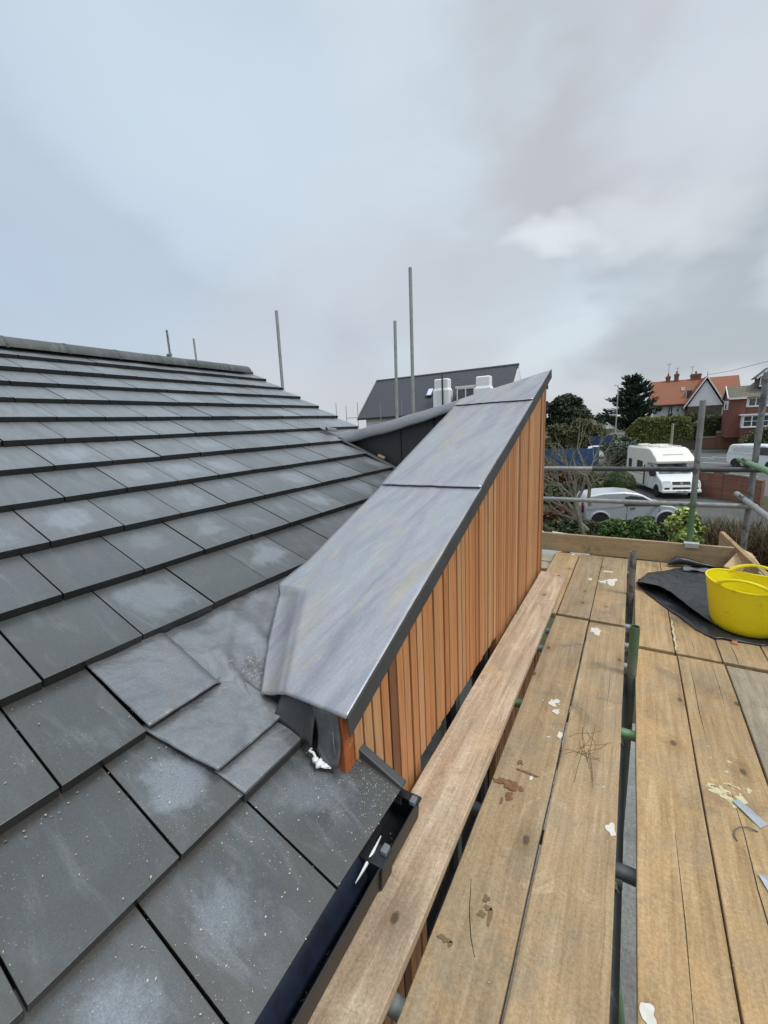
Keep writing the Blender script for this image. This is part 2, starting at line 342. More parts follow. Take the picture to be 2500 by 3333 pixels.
def tube_mat(name, base=(.30, .30, .29), paint=None, zlo=None, zhi=None, dark=(.05, .05, .052), worn=.5, axis=2, flip=False):
    m, t, b = newmat(name); co = coords(t); geo = t.nodes.new('ShaderNodeNewGeometry').outputs['Position']
    n = tex(t, 'Noise', co, 9, Detail=6.0, Roughness=.7, Distortion=.4)
    c = ramp(t, n.outputs['Fac'], [(.35, tuple(x*.75 for x in base)), (.55, base), (.7, tuple(min(1, x*1.2) for x in base))])
    c = mixc(t, mrange(t, n.outputs['Fac'], worn, worn+.14, 0, .85), c, dark)
    if paint:
        s = t.nodes.new('ShaderNodeSeparateXYZ'); t.links.new(geo, s.inputs[0])
        zz = math_(t, 'ADD', s.outputs[axis], math_(t, 'MULTIPLY', math_(t, 'SUBTRACT', n.outputs['Fac'], .5), .25))
        c = mixc(t, mrange(t, zz, zlo, zhi, 0, .92), c, paint)
    t.links.new(c, b.inputs['Base Color']); b.inputs['Roughness'].default_value = .5; b.inputs['Metallic'].default_value = .25
    bump(t, b, n.outputs['Fac'], .15, .004)
    return m
def leaf_mat(name, stops, rough=.55, trans=.15):
    m, t, b = newmat(name); isl = island(t); co = coords(t); n = tex(t, 'Noise', co, 1.1, Detail=4.0, Roughness=.7)
    c = ramp(t, isl, stops)
    c = mixc(t, 1.0, c, ramp(t, n.outputs['Fac'], [(.3, (.55, .58, .55)), (.5, (1, 1, 1)), (.7, (1.35, 1.3, 1.15))]), 'MULTIPLY')
    t.links.new(c, b.inputs['Base Color']); b.inputs['Roughness'].default_value = rough; b.inputs['Specular IOR Level'].default_value = .25
    return m
def brick_mat(name, a, bb, mortar, scale=1.0, dirty=.3):
    m, t, b = newmat(name); co = coords(t)
    s = t.nodes.new('ShaderNodeSeparateXYZ'); t.links.new(co, s.inputs[0]); cb = t.nodes.new('ShaderNodeCombineXYZ')
    t.links.new(math_(t, 'ADD', s.outputs[0], s.outputs[1]), cb.inputs[0]); t.links.new(s.outputs[2], cb.inputs[1])
    n = t.nodes.new('ShaderNodeTexBrick'); t.links.new(cb.outputs[0], n.inputs['Vector']); n.inputs['Scale'].default_value = scale
    n.inputs['Color1'].default_value = (*a, 1); n.inputs['Color2'].default_value = (*bb, 1); n.inputs['Mortar'].default_value = (*mortar, 1)
    n.inputs['Brick Width'].default_value = .225; n.inputs['Row Height'].default_value = .075; n.inputs['Mortar Size'].default_value = .008
    w = tex(t, 'Noise', co, 1.6, Detail=6.0, Roughness=.7)
    c = mixc(t, mrange(t, w.outputs['Fac'], .48, .72, 0, dirty), n.outputs['Color'], (.10, .085, .07))
    t.links.new(c, b.inputs['Base Color']); b.inputs['Roughness'].default_value = .85
    return m
def rooftile_mat(name, a, bb, moss, row=.12, amt=.5):
    m, t, b = newmat(name); co = coords(t)
    s = t.nodes.new('ShaderNodeSeparateXYZ'); t.links.new(co, s.inputs[0]); cb = t.nodes.new('ShaderNodeCombineXYZ')
    t.links.new(math_(t, 'ADD', s.outputs[0], math_(t, 'MULTIPLY', s.outputs[1], .3)), cb.inputs[0]); t.links.new(s.outputs[2], cb.inputs[1])
    n = t.nodes.new('ShaderNodeTexBrick'); t.links.new(cb.outputs[0], n.inputs['Vector']); n.inputs['Scale'].default_value = 1
    n.inputs['Color1'].default_value = (*a, 1); n.inputs['Color2'].default_value = (*bb, 1); n.inputs['Mortar'].default_value = (*(x*.45 for x in a), 1)
    n.inputs['Brick Width'].default_value = row*1.7; n.inputs['Row Height'].default_value = row; n.inputs['Mortar Size'].default_value = row*.09
    w = tex(t, 'Noise', co, .55, Detail=7.0, Roughness=.7, Distortion=.5)
    c = mixc(t, mrange(t, w.outputs['Fac'], .42, .66, 0, amt), n.outputs['Color'], moss)
    t.links.new(c, b.inputs['Base Color']); b.inputs['Roughness'].default_value = .75
    return m
def ground_mat(name, stops, scale=1.5, fine=30, rough=.95, mark=None):
    m, t, b = newmat(name); co = coords(t); n = tex(t, 'Noise', co, scale, Detail=8.0, Roughness=.7, Distortion=.4); f = tex(t, 'Noise', co, fine, Detail=4.0, Roughness=.8)
    c = ramp(t, n.outputs['Fac'], stops); c = mixc(t, 1.0, c, mrange(t, f.outputs['Fac'], .25, .75, .6, 1.4, False), 'MULTIPLY')
    t.links.new(c, b.inputs['Base Color']); b.inputs['Roughness'].default_value = rough; bump(t, b, f.outputs['Fac'], .4, .03)
    return m
def glass_mat(name, c=(.02, .023, .026), rough=.08):
    m, t, b = newmat(name); co = coords(t); n = tex(t, 'Noise', co, 2.5, Detail=3.0)
    t.links.new(ramp(t, n.outputs['Fac'], [(.35, tuple(x*.6 for x in c)), (.65, tuple(x*1.6 for x in c))]), b.inputs['Base Color'])
    b.inputs['Roughness'].default_value = rough; b.inputs['Specular IOR Level'].default_value = .6
    return m
M = {}
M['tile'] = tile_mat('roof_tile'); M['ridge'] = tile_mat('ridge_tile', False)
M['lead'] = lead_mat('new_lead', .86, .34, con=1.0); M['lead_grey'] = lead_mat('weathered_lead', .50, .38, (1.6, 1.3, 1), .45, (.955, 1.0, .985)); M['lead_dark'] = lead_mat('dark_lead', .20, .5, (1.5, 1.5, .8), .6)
M['lead_cap'] = lead_mat('capping_lead', .55, .40, (1.5, 1.5, 1.5), .6)
M['cedar'] = cedar_mat('cedar_batten'); M['post'] = wood_mat('cedar_post', (.26, .075, .025), (.34, .10, .035), (.40, .13, .05), axis=2, grey=.05, stain=False, knots=False)
M['board'] = wood_mat('deck_board', (.285, .19, .10), (.40, .28, .152), (.50, .37, .225), grey=.38)
M['board_pale'] = wood_mat('pale_plank', (.34, .245, .165), (.50, .385, .28), (.68, .575, .45), grey=.22, gs=.8)
M['board_grey'] = wood_mat('grey_board', (.27, .215, .14), (.36, .295, .20), (.45, .38, .27), grey=.5)
M['board_x'] = wood_mat('toe_board', (.31, .235, .15), (.40, .31, .205), (.47, .38, .26), axis=0, grey=.4)
M['board_old'] = wood_mat('old_board', (.28, .26, .19), (.38, .35, .27), (.48, .45, .37), axis=0, grey=.6)
M['offcut'] = wood_mat('offcut_wood', (.46, .31, .17), (.58, .42, .25), (.66, .50, .32), axis=0, grey=.1, stain=False)
M['tube'] = tube_mat('galvanised_tube', (.33, .335, .325), worn=.60)
M['tube_dirty'] = tube_mat('dirty_tube', (.25, .26, .265), worn=.47)
M['tube_dark'] = tube_mat('blackened_tube', (.075, .08, .085), worn=.62, dark=(.22, .22, .21))
M['tube_green'] = tube_mat('green_tube', (.20, .21, .20), paint=(.08, .16, .07), zlo=-1.55, zhi=-1.16, worn=.52)
M['tube_green_low'] = tube_mat('green_foot_tube', (.26, .27, .275), paint=(.12, .22, .11), zlo=-.62, zhi=-.95, worn=.53)
M['tube_green_all'] = tube_mat('green_painted_tube', (.16, .29, .14), worn=.62, dark=(.3, .33, .3))
M['coupler'] = tube_mat('coupler_steel', (.24, .25, .22), worn=.5)
M['black_plastic'] = simple('black_plastic', (.018, .019, .022), .35, bmp=.05)
M['navy'] = simple('navy_felt', (.012, .017, .036), .5, var=.45, scale=18)
M['drip'] = simple('dark_metal_trim', (.060, .060, .063), .7, 0, .15, 6, .25)
M['verge'] = simple('dark_verge_unit', (.055, .06, .06), .5, 0, .2, 12)
M['membrane'] = simple('black_membrane', (.008, .008, .009), .7)
M['render_white'] = simple('white_render', (.86, .87, .87), .85, 0, .05, 3)
m_, t_y, b_y = newmat('yellow_plastic'); cy_ = coords(t_y); n_y = tex(t_y, 'Noise', cy_, 9, loc=(2, 1, 4), Detail=6.0, Roughness=.7, Distortion=.6); n_z = tex(t_y, 'Noise', cy_, 45, Detail=4.0, Roughness=.7)
c_y = ramp(t_y, n_z.outputs['Fac'], [(.3, (.86, .72, .006)), (.7, (.90, .79, .012))]); c_y = mixc(t_y, mrange(t_y, n_y.outputs['Fac'], .58, .68, 0, .4), c_y, (.60, .50, .03)); c_y = mixc(t_y, mrange(t_y, n_y.outputs['Fac'], .64, .72, 0, .6), c_y, (.30, .26, .05))
t_y.links.new(c_y, b_y.inputs['Base Color']); b_y.inputs['Roughness'].default_value = .42; bump(t_y, b_y, n_z.outputs['Fac'], .06, .004); M['yellow'] = m_
M['sheet'] = simple('black_polythene', (.028, .030, .034), .36, 0, .3, 9, bmp=.25)
M['white_paint'] = simple('white_splash', (.64, .61, .54), .7, 0, .12, 40)
M['mud'] = simple('brown_mud', (.20, .105, .045), .9, 0, .4, 60, bmp=.6)
M['cream'] = simple('cream_filler', (.62, .54, .33), .75, 0, .15, 50)
M['steel_strip'] = simple('steel_strip', (.55, .57, .60), .35, .75, .1, 30)
M['sealant'] = simple('white_sealant', (.80, .80, .78), .5, 0, .05, 30)
M['red_chip'] = simple('terracotta_chip', (.50, .19, .09), .8)
M['grey_wire'] = simple('grey_wire', (.16, .13, .12), .5)
M['chips'] = simple('sawdust', (.52, .44, .33), .9, 0, .4, 30)
M['sticker'] = simple('sticker', (.30, .32, .34), .5)

# ------------------------------------------------------------------ the house
W_ = .292; G_ = .32595; TH = .4433; P4 = (-1.7256, .6000, -.5290); DEL = -.165
CT, ST = math.cos(TH), math.sin(TH)
def rz(x): return P4[2]-math.tan(TH)*(x-P4[0])           # height of the tile plane
def front(c): k = c-4; return (P4[0]-k*G_*CT, P4[2]+k*G_*ST)
def onroof(x, y, off=0.0): return Vector((x+ST*off, y, rz(x)+CT*off))
VERGE = 4.30; CHEEK = 3.66
house = thing('dark_tiled_house', 'nearest house with dark grey roof tiles and a cedar clad dormer wall', 'house', (-4.6, 1.0, -4.9))
mb = MB(); uvs = []; TT = .035
rr = random.Random(4)
for c in range(0, 14):
    xf0, zf0 = front(c); yr = VERGE
    if c == 0: yr = .925
    elif c == 1: yr = .592
    elif c == 2: yr = .519
    elif c == 3: yr = 3.555
    elif c <= 6: yr = 3.555
    j = -12
    while True:
        y0 = P4[1]+W_*(j+(.5+DEL if c % 2 else 0)); j += 1
        y1 = y0+W_
        if c == 3 and False: pass
        if y0 >= yr-.02: break
        a, b = y0+.0025, min(y1-.0025, yr)
        if c == 0 and y1 > yr-.05: b = yr
        dz = rr.uniform(-.002, .002); ln = G_+.05
        if c == 13: ln = G_+.02
        # top surface: at the front edge offset 0, falling to -TT one gauge up
        def pt(y, s, off): # s distance up-slope
            o = off-TT*s/G_+dz
            return (xf0-CT*s+ST*o, y, zf0+ST*s+CT*o)
        sl_ = rr.uniform(-.0025, .0025)
        vs = [pt(a, -sl_, -TT), pt(b, sl_, -TT), pt(b, ln, -TT), pt(a, ln, -TT), pt(a, -sl_, 0), pt(b, sl_, 0), pt(b, ln, 0), pt(a, ln, 0)]
        mb.hexa(vs)
        u = [(0, 0), (1, 0), (1, 1.12), (0, 1.12)]
        for f in [(3, 2, 1, 0), (4, 5, 6, 7), (0, 1, 5, 4), (1, 2, 6, 5), (2, 3, 7, 6), (3, 0, 4, 7)]:
            for i in f: uvs.append(u[i % 4] if f == (4, 5, 6, 7) else (-1, -1))
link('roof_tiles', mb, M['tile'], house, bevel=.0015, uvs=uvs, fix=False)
# roof deck under the tiles and the far slope
mb = MB()
XR, ZR = front(14); XR += .05; ZR -= .02
mb.hexa([tuple(onroof(-.60, -3, -.125)), tuple(onroof(-.60, .93, -.125)), tuple(onroof(XR, .93, -.125)), tuple(onroof(XR, -3, -.125)),
         tuple(onroof(-.60, -3, -.100)), tuple(onroof(-.60, .93, -.100)), tuple(onroof(XR, .93, -.100)), tuple(onroof(XR, -3, -.100))])
mb.hexa([tuple(onroof(-.74, .9301, -.125)), tuple(onroof(-.74, 4.2, -.125)), tuple(onroof(XR, 4.2, -.125)), tuple(onroof(XR, .9301, -.125)),
         tuple(onroof(-.74, .9301, -.100)), tuple(onroof(-.74, 4.2, -.100)), tuple(onroof(XR, 4.2, -.100)), tuple(onroof(XR, .9301, -.100))])
link('roof_deck', mb, M['membrane'], house)
mb = MB(); mb.poly([(XR, -3, ZR), (XR, VERGE, ZR), (XR-3.9, VERGE, ZR-1.85), (XR-3.9, -3, ZR-1.85)], .03); link('far_roof_slope', mb, M['ridge'], house)
# ridge tiles
ry = -2.95; k = 0
while ry < 4.12:
    y1 = min(ry+.447, 4.17); mb = MB(); rc, rl = .088, []
    lift = .0 + (.012 if k % 2 else 0.0)*0
    def rp(u, v, ra=0.0):
        t = math.pi*(.02+.96*u); return (XR+.0+math.cos(t)*(.118+ra), ry+(y1-ry)*v, ZR-.045+math.sin(t)*(.106+ra))
    mb.grid(lambda u, v: rp(u, v), 12, 1); mb.grid(lambda u, v: rp(1-u, v, -.016), 12, 1)
    mb.grid(lambda u, v: rp(u, 1, -.016*(1-v)), 12, 1); mb.grid(lambda u, v: rp(u, 0, -.016*v), 12, 1)
    link('ridge_tile', mb, M['ridge'], house, smooth=True); ry = y1+.004; k += 1
    if ry < 4.1:
        mb = MB(); mb.grid(lambda u, v: (XR+math.cos(math.pi*u)*.121, ry-.012+.020*v, ZR-.045+math.sin(math.pi*u)*.1095), 10, 1)
        link('mortar_joint', mb, M['verge'], house)
# gable and front walls
mb = MB(); gx = [(-.76, -4.9), (-.76, rz(-.76)-.12), (XR, ZR-.16), (XR-3.8, ZR-1.96), (XR-3.8, -4.9)]
mb.prism(gx, lambda p, s: (p[0], 4.10 if s else 4.0, p[1])); link('gable_wall', mb, M['render_white'], house)
mb = MB(); mb.box(-.785, -.744, -3, 1.36, -4.9, -1.20); mb.box(-.785, -.744, .93, 1.36, -1.20, -.88)
mb.box(-.785, -.744, 2.50, 4.0, -4.9, -1.1); mb.box(-.785, -.744, 1.36, 2.50, -1.40, -.62); mb.box(-.785, -.744, 1.36, 2.5, -4.9, -2.75)
for y in (2.50,): pass
mb.box(-.785, -.744, 2.5, 4.0, -1.1, -.26)
link('wall', mb, M['membrane'], house)
# window behind the scaffold
win = link('window', MB().box(-.80, -.75, 1.36, 1.43, -2.75, -1.40).box(-.80, -.75, 2.43, 2.50, -2.75, -1.40).box(-.80, -.75, 1.43, 2.43, -1.47, -1.40).box(-.80, -.75, 1.43, 2.43, -2.75, -2.68).box(-.80, -.75, 1.90, 1.96, -2.68, -1.47), simple('dark_frame', (.10, .105, .11), .5), house)
link('pane', MB().box(-.79, -.78, 1.43, 2.43, -2.68, -1.47), glass_mat('window_glass', (.012, .013, .014)), win)
# cedar battens
def zlead(y): return -.812+.379*(y-.824)
mb = MB(); y = .902; rr = random.Random(11)
def batten(y0, y1, z0, z1a, z1b, rec):
    x1 = -.695-(.0 if rec == 0 else .004); x0 = x1-.046
    mb.hexa([(x0, y0, z0), (x1, y0, z0), (x1, y1, z0), (x0, y1, z0), (x0, y0, z1a), (x1, y0, z1a), (x1, y1, z1b), (x0, y1, z1b)])
while y < 4.06:
    y1 = y+.0462; z0 = -4.88
    rec = rr.random() < .22
    if y1 > 1.37 and y < 2.49:
        batten(y, y1, -1.385, zlead(y)-.02, zlead(y1)-.02, rec); batten(y, y1, -4.88, -2.76, -2.76, rec)
    else: batten(y, y1, z0, min(zlead(y), .40)-.02, min(zlead(y1), .40)-.02, rec)
    y += .0570
y = .845
while y > -2.5:
    batten(y, y+.0462, -4.88, -1.22, -1.22, rr.random() < .2); y -= .0570
link('cladding', mb, M['cedar'], house, bevel=.0015, seg=1)
link('corner_post', MB().box(-.742, -.693, .843, .893, -1.06, -.83), M['post'], house, bevel=.003)
# wedge body under the lead strip
mb = MB(); prof = [(.95, -1.0), (1.3, -.95), (4.05, .0), (4.05, .37), (3.5, .165), (.95, -.80)]
mb.prism([(.87, -.99), (.87, -.815), (1.34, -.636), (1.34, -.99)], lambda p, s: (-.90 if s else -.745, p[0], p[1]))
mb.prism([(1.341, -.99), (1.341, -.636), (3.46, .165), (3.46, -.9)], lambda p, s: (-1.25 if s else -.745, p[0], p[1]))
mb.add([(-1.24, 3.461, -.9), (-.745, 3.461, -.9), (-.745, 4.0, -.9), (-1.24, 3.461, .165), (-.745, 3.461, .165), (-.745, 4.0, .365)], [(2, 1, 0), (3, 4, 5), (0, 1, 4, 3), (1, 2, 5, 4), (2, 0, 3, 5)])
link('wedge_core', mb, M['membrane'], house)
# lead capping, three overlapping sheets; surface follows the slope with dressing ripples
def wob(x, y, s=1.0): return s*(.0022*abs(noise.noise(Vector((x*9, y*3.5, 8.8))))+.0035*noise.noise(Vector((x*5, y*2.2, 1.3)))+.0018*noise.noise(Vector((x*17, y*9, 4.1))))
LEFT = [(.80, -1.000), (.824, -1.012), (1.0, -1.150), (1.234, -1.312), (1.30, -1.300), (1.384, -1.281), (2.0, -1.262), (2.6, -1.275), (3.3, -1.284), (3.45, -1.305), (3.5, -1.31)]
def left(y):
    for (a, xa), (b, xb) in zip(LEFT, LEFT[1:]):
        if a <= y <= b: return xa+(xb-xa)*(y-a)/(b-a)
    return LEFT[-1][1]
def crease(y): # x of the dressed-down fold near the lower end
    return -.905-.62*(y-.81) if y < 1.22 else -1.6
def strip(y0, y1, lift, name, nu, nv, y1r=None):
    mb = MB()
    def P(u, v):
        xr = -.660; yy = y0+(y1-y0)*v; xl = left(min(yy, 3.44))
        if y1r: # the top sheet ends on a skew
            yy_l, yy_r = y0+(y1-y0)*v, y0+(y1r-y0)*v; yy = yy_l+(yy_r-yy_l)*u; xl = left(min(yy_l, 3.44))
        x = xl+(xr-xl)*u; z = zlead(yy)+lift*(1-.85*v)+wob(x, yy)
        if y0 < 1 and v < .005: z += .004*noise.noise(Vector((x*14, 0, 2)))-.003
        if y0 < 1:
            d = crease(yy)-x
            if d > 0:
                tgt = z+(rz(x)+.006-z)*.6; k = min(1, d/max(.02, crease(yy)-xl)); z = z+(tgt-z)*k*(1 if yy < 1.22 else max(0, 1-(yy-1.22)/.12))
            z -= .006*math.exp(-((x-crease(yy))/.010)**2)*(1 if yy < 1.22 else 0)
        return (x, yy+(.004*noise.noise(Vector((x*9, y0, 7))) if v in (0.0, ) else 0), z)
    mb.grid(P, nu, nv)
    return link(name, mb, M['lead'], house, smooth=True, angle=60, solid=.003)
strip(.822, 2.14, .004, 'lead_sheet', 44, 120)
strip(2.07, 3.40, .012, 'lead_sheet', 26, 70)
strip(3.33, 3.50, .014, 'lead_sheet', 24, 40, y1r=4.078)
# dark drip edge along the front of the strip
def drip(y0, y1, name, lift=0):
    mb = MB(); a = [(-.656, y0, zlead(y0)-.002+lift), (-.656, y1, zlead(y1)-.002+lift)]
    b = [(-.652, y0, zlead(y0)-.066), (-.652, y1, zlead(y1)-.066)]
    mb.hexa([(b[0][0]-.005, *b[0][1:]), b[0], b[1], (b[1][0]-.005, *b[1][1:]), (a[0][0]-.005, *a[0][1:]), a[0], a[1], (a[1][0]-.005, *a[1][1:])])
    link(name, mb, M['drip'], house, bevel=.0015)
drip(.826, 2.088, 'drip_edge'); drip(2.090, 3.348, 'drip_edge', .006); drip(3.350, 4.085, 'drip_edge', .01)
# dormer beyond: dark lead cheek, capping and roof rising outward
CAPL = [(-2.76, 3.66, -.052), (-2.683, 3.66, -.036), (-2.325, 3.66, .022), (-1.793, 3.66, .128), (-1.395, 3.66, .205), (-.69, 4.09, .415)]
mb = MB(); n_ = len(CAPL)
bot = [(p[0], CHEEK, min(rz(p[0])-.03, p[2]-.01)) for p in CAPL]; topc = [(p[0], CHEEK, p[2]-.03) for p in CAPL]
for i in range(1, n_-2): mb.add([bot[i], bot[i+1], topc[i+1], topc[i]], [(0, 1, 2, 3)])
mb.add([(-1.395, CHEEK, rz(-1.395)-.03), (-1.0, CHEEK, rz(-1.0)), (-1.0, CHEEK, .0), (-1.395, CHEEK, .17)], [(0, 1, 2, 3)])
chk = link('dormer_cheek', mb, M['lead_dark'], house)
for xs in (-1.98, -1.62, -2.42):
    mb = MB(); mb.tube([(xs, CHEEK-.006, rz(xs)+.03), (xs, CHEEK-.006, [p for p in [(-2.683, -.036), (-2.325, .022), (-1.793, .128), (-1.395, .205)]][0][1]+.19*(xs+2.683)-.05)], .010, 8); link('lead_seam', mb, M['lead_dark'], chk, smooth=True)
mb = MB()
mb.poly([(-2.74, 3.68, -.06), (-1.395, 3.70, .195), (-.70, 4.09, .395), (-.70, 4.20, .30), (-3.0, 4.20, -.20)], .03)
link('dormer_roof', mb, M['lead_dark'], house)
# capping roll: bright lead band that flares at its lower end
def capz(x):
    pts = [(p[0], p[2]) for p in CAPL]
    for (a, za), (b, zb) in zip(pts, pts[1:]):
        if a <= x <= b: return za+(zb-za)*(x-a)/(b-a)
    return pts[0][1] if x < pts[0][0] else pts[-1][1]
mb = MB()
def capf(u, v):
    x = -2.735+(1.44)*u
    drop = .128-.03*max(0, (u-.6)/.4)
    t = v; yy = CHEEK+.05-.15*math.sin(t*math.pi*.5)
    z = capz(x)-drop*(t**1.7)+.010*math.sin(u*23)*t*.35
    if u < .10: z += (.10-u)/.10*(.035*t**2); yy -= (.10-u)/.1*.03*t
    return (x-.03*t*(1-u), yy, z+.004*noise.noise(Vector((x*6, t*3, 0))))
mb.grid(capf, 60, 12); link('dormer_capping', mb, M['lead_cap'], house, smooth=True, angle=80, solid=.006)
mb = MB()  # the little upturned ear beside it, lapped over the tiles
mb.grid(lambda u, v: (-2.74-.13*u, 3.50+.16*v, rz(-2.74-.13*u)+.022+.055*math.exp(-((u-.18)/.16)**2)*(.5+.5*(1-v))), 16, 6)
link('lead_ear', mb, M['lead_cap'], house, smooth=True, solid=.005)
# lead soakers along the foot of the cheek
mb = MB(); mb.grid(lambda u, v: tuple(onroof(-2.66+1.40*u, 3.54+.125*v, -.016+.028*math.exp(-((v-.25)/.2)**2))), 20, 8)
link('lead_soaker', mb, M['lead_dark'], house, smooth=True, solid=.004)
# ---- lead dressed over the tiles at the lower end of the wedge
def leadplate(name, corners, off, nu=26, nv=26, mat='lead_grey', edge=None, amp=.003):
    mb = MB(); A, B, Cc, D = [Vector((p[0], p[1], 0)) for p in corners]
    def P(u, v):
        p = (A*(1-u)+B*u)*(1-v)+(D*(1-u)+Cc*u)*v; o = off+amp*(noise.noise(Vector((p.x*7, p.y*7, off*50)))+1.1*(.4-abs(noise.noise(Vector((p.x*13, p.y*9, off*50+3)))))+.4*noise.noise(Vector((p.x*31, p.y*31, 2))))
        if edge: o += edge(u, v)
        return tuple(onroof(p.x, p.y, o))
    mb.grid(P, nu, nv); return link(name, mb, M[mat], house, smooth=True, angle=70, solid=.0035)
x3 = front(3)[0]; x2 = front(2)[0]; x1 = front(1)[0]
# soaker sheet in the valley (behind the strip) with puckers
leadplate('lead_flashing', [(x3-.04, 1.60), (x3-.04, 3.56), (-1.23, 3.56), (-1.23, 1.45)], -.020, 10, 60, amp=.003, edge=lambda u, v: -.03*(1-v))
leadplate('lead_flashing', [(x3-.05, .60), (x3-.05, 1.62), (-.90, 1.10), (-.90, .64)], -.018, 40, 40,
          edge=lambda u, v: .012*math.exp(-((u-.42-.25*v)/.045)**2)*math.exp(-((v-.42)/.3)**2)+.016*math.exp(-((u-.30)/.03)**2)*(v > .35)*(v < .9)-.03*(1-v)**2+.010*math.exp(-((u-.55+.5*v)/.03)**2)*(v < .6), amp=.009)
leadplate('lead_flashing', [(x3-.04, .522), (x3-.04, .800), (x2-.004, .785), (x2-.004, .528)], .004, edge=lambda u, v: (-.030*max(0, (u-.84)/.16)**2-.040*(1-v)), amp=.0045)
leadplate('lead_flashing', [(x2-.03, .520), (x2-.03, .842), (-.925, .845), (-.925, .575)], +.013, edge=lambda u, v: -.036*(1-v)+.010*max(0, (u-.85)/.15)*v, amp=.006)
lip = leadplate('lead_flashing', [(-.938, .578), (-.938, .848), (x1+.001, .846), (x1+.001, .590)], .006, edge=lambda u, v: -.012*(1-v)+.012*max(0, (u-.9)/.1), amp=.002)
link('lead_flashing', MB().hexa([tuple(onroof(x1-.004, .592, -.038)), tuple(onroof(x1+.010, .592, -.038)), tuple(onroof(x1+.010, .850, -.038)), tuple(onroof(x1-.004, .850, -.038)),
      tuple(onroof(x1-.004, .592, .002)), tuple(onroof(x1+.004, .592, .002)), tuple(onroof(x1+.004, .850, .002)), tuple(onroof(x1-.004, .850, .002))]), M['lead_dark'], house, bevel=.003)
# upstand pieces below the lower end of the strip
mb = MB()
def apron(u, v): # u along x, v up
    xa = -.945+.155*u; zb = rz(xa)+.004+.02*(u > .8); zt = zlead(.83)-.012
    return (xa+.012*math.sin(v*3)*(1-u), .852-.020*math.sin(v*math.pi)+.012*math.sin(u*math.pi)-.05*(1-v)**2.2, zb+(zt-zb)*v)
mb.grid(apron, 16, 10); link('lead_apron', mb, M['lead_dark'], house, smooth=True, solid=.005)
mb = MB()
def apron2(u, v):
    zt = zlead(.83)-.010; xa = -.800+(.075+.03*v)*u+.006*math.sin(v*5); zb = rz(-.80+.08*u)+.004
    return (xa+.02*(1-v), .838-.010*math.sin(u*math.pi)-.022*(1-v)**2, zb+(zt-zb)*v)
mb.grid(apron2, 12, 10); link('lead_apron', mb, M['lead_grey'], house, smooth=True, solid=.005)
mb = MB()
mb.grid(lambda u, v: (-.728+.020*u*math.sin(v*math.pi)+.010*(1-v), .842-.03*u*math.sin(v*math.pi), rz(-.715)+.012+(.13)*v), 8, 12)
link('lead_apron', mb, M['lead_cap'], house, smooth=True, solid=.003)
# verge unit on the end of the eaves course, gutter and tray
xe, ze = front(0)
link('verge_trim', MB().hexa([tuple(onroof(-.705, .918, -.03)), tuple(onroof(xe+.004, .918, -.03)), tuple(onroof(xe+.004, .948, -.03)), tuple(onroof(-.705, .948, -.03)),
     tuple(onroof(-.705, .918, .012)), tuple(onroof(xe+.004, .918, .012)), tuple(onroof(xe+.004, .948, .012)), tuple(onroof(-.705, .948, .012))]), M['verge'], house, bevel=.004)
gp = [(-.615, -1.125), (-.615, -1.205), (-.600, -1.222), (-.530, -1.222), (-.505, -1.200), (-.500, -1.128), (-.496, -1.124)]
mb = MB(); inner = [(x+(.003 if x < -.55 else -.003), z+.003) for x, z in gp]
def gseg(prof, th, y0, y1):
    n = len(prof)
    out = [(x, z) for x, z in prof]; cx, cz = -.557, -1.12
    ins = [(x+(cx-x)*th/ max(.03, abs(cx-x)+abs(cz-z)), z+(cz-z)*th/max(.03, abs(cx-x)+abs(cz-z))) for x, z in prof]
    loop = out+ins[::-1]; mb.prism(loop, lambda p, s: (p[0], y1 if s else y0, p[1]))
gseg(gp, .004, -2.6, .945)
gut = link('gutter', mb, M['black_plastic'], house, bevel=.001, seg=1)
mb = MB(); mb.prism(gp, lambda p, s: (p[0], .951 if s else .945, p[1])); mb.box(-.618, -.492, .925, .953, -1.129, -1.121); link('end_cap', mb, M['black_plastic'], gut, bevel=.002)
for yb in (.715, -.25):
    mb = MB(); mb.prism([(x*1.0+(-.006 if x < -.55 else .007), z-.006 if z < -1.2 else z) for x, z in gp], lambda p, s: (p[0], yb+.055 if s else yb, p[1]-.001)); link('gutter_bracket', mb, M['black_plastic'], gut, bevel=.003)
for ya in (.745, .915): link('gutter_clip', MB().box(-.518, -.499, ya, ya+.026, -1.1275, -1.112), simple('grey_clip', (.16, .17, .18), .5), gut, bevel=.003)
link('sticker', MB().box(-.595, -.560, .9425, .9445, -1.175, -1.140), M['sticker'], gut)
for i in range(5):
    link('barcode_line', MB().box(-.592+.006*i, -.5895+.006*i, .941, .9424, -1.172, -1.146), M['black_plastic'], gut)
mb = MB(); mb.grid(lambda u, v: (-.580+.042*v**.7, -2.5+3.26*u, -1.118-.072*v+.004*math.sin(u*70)*v), 90, 6); link('eaves_tray', mb, M['navy'], house, smooth=True, solid=.002)
link('fascia', MB().box(-.640, -.618, -2.6, .945, -1.27, -1.12), M['black_plastic'], house)
link('soffit', MB().box(-.735, -.641, -2.6, .90, -1.235, -1.222), M['black_plastic'], house)

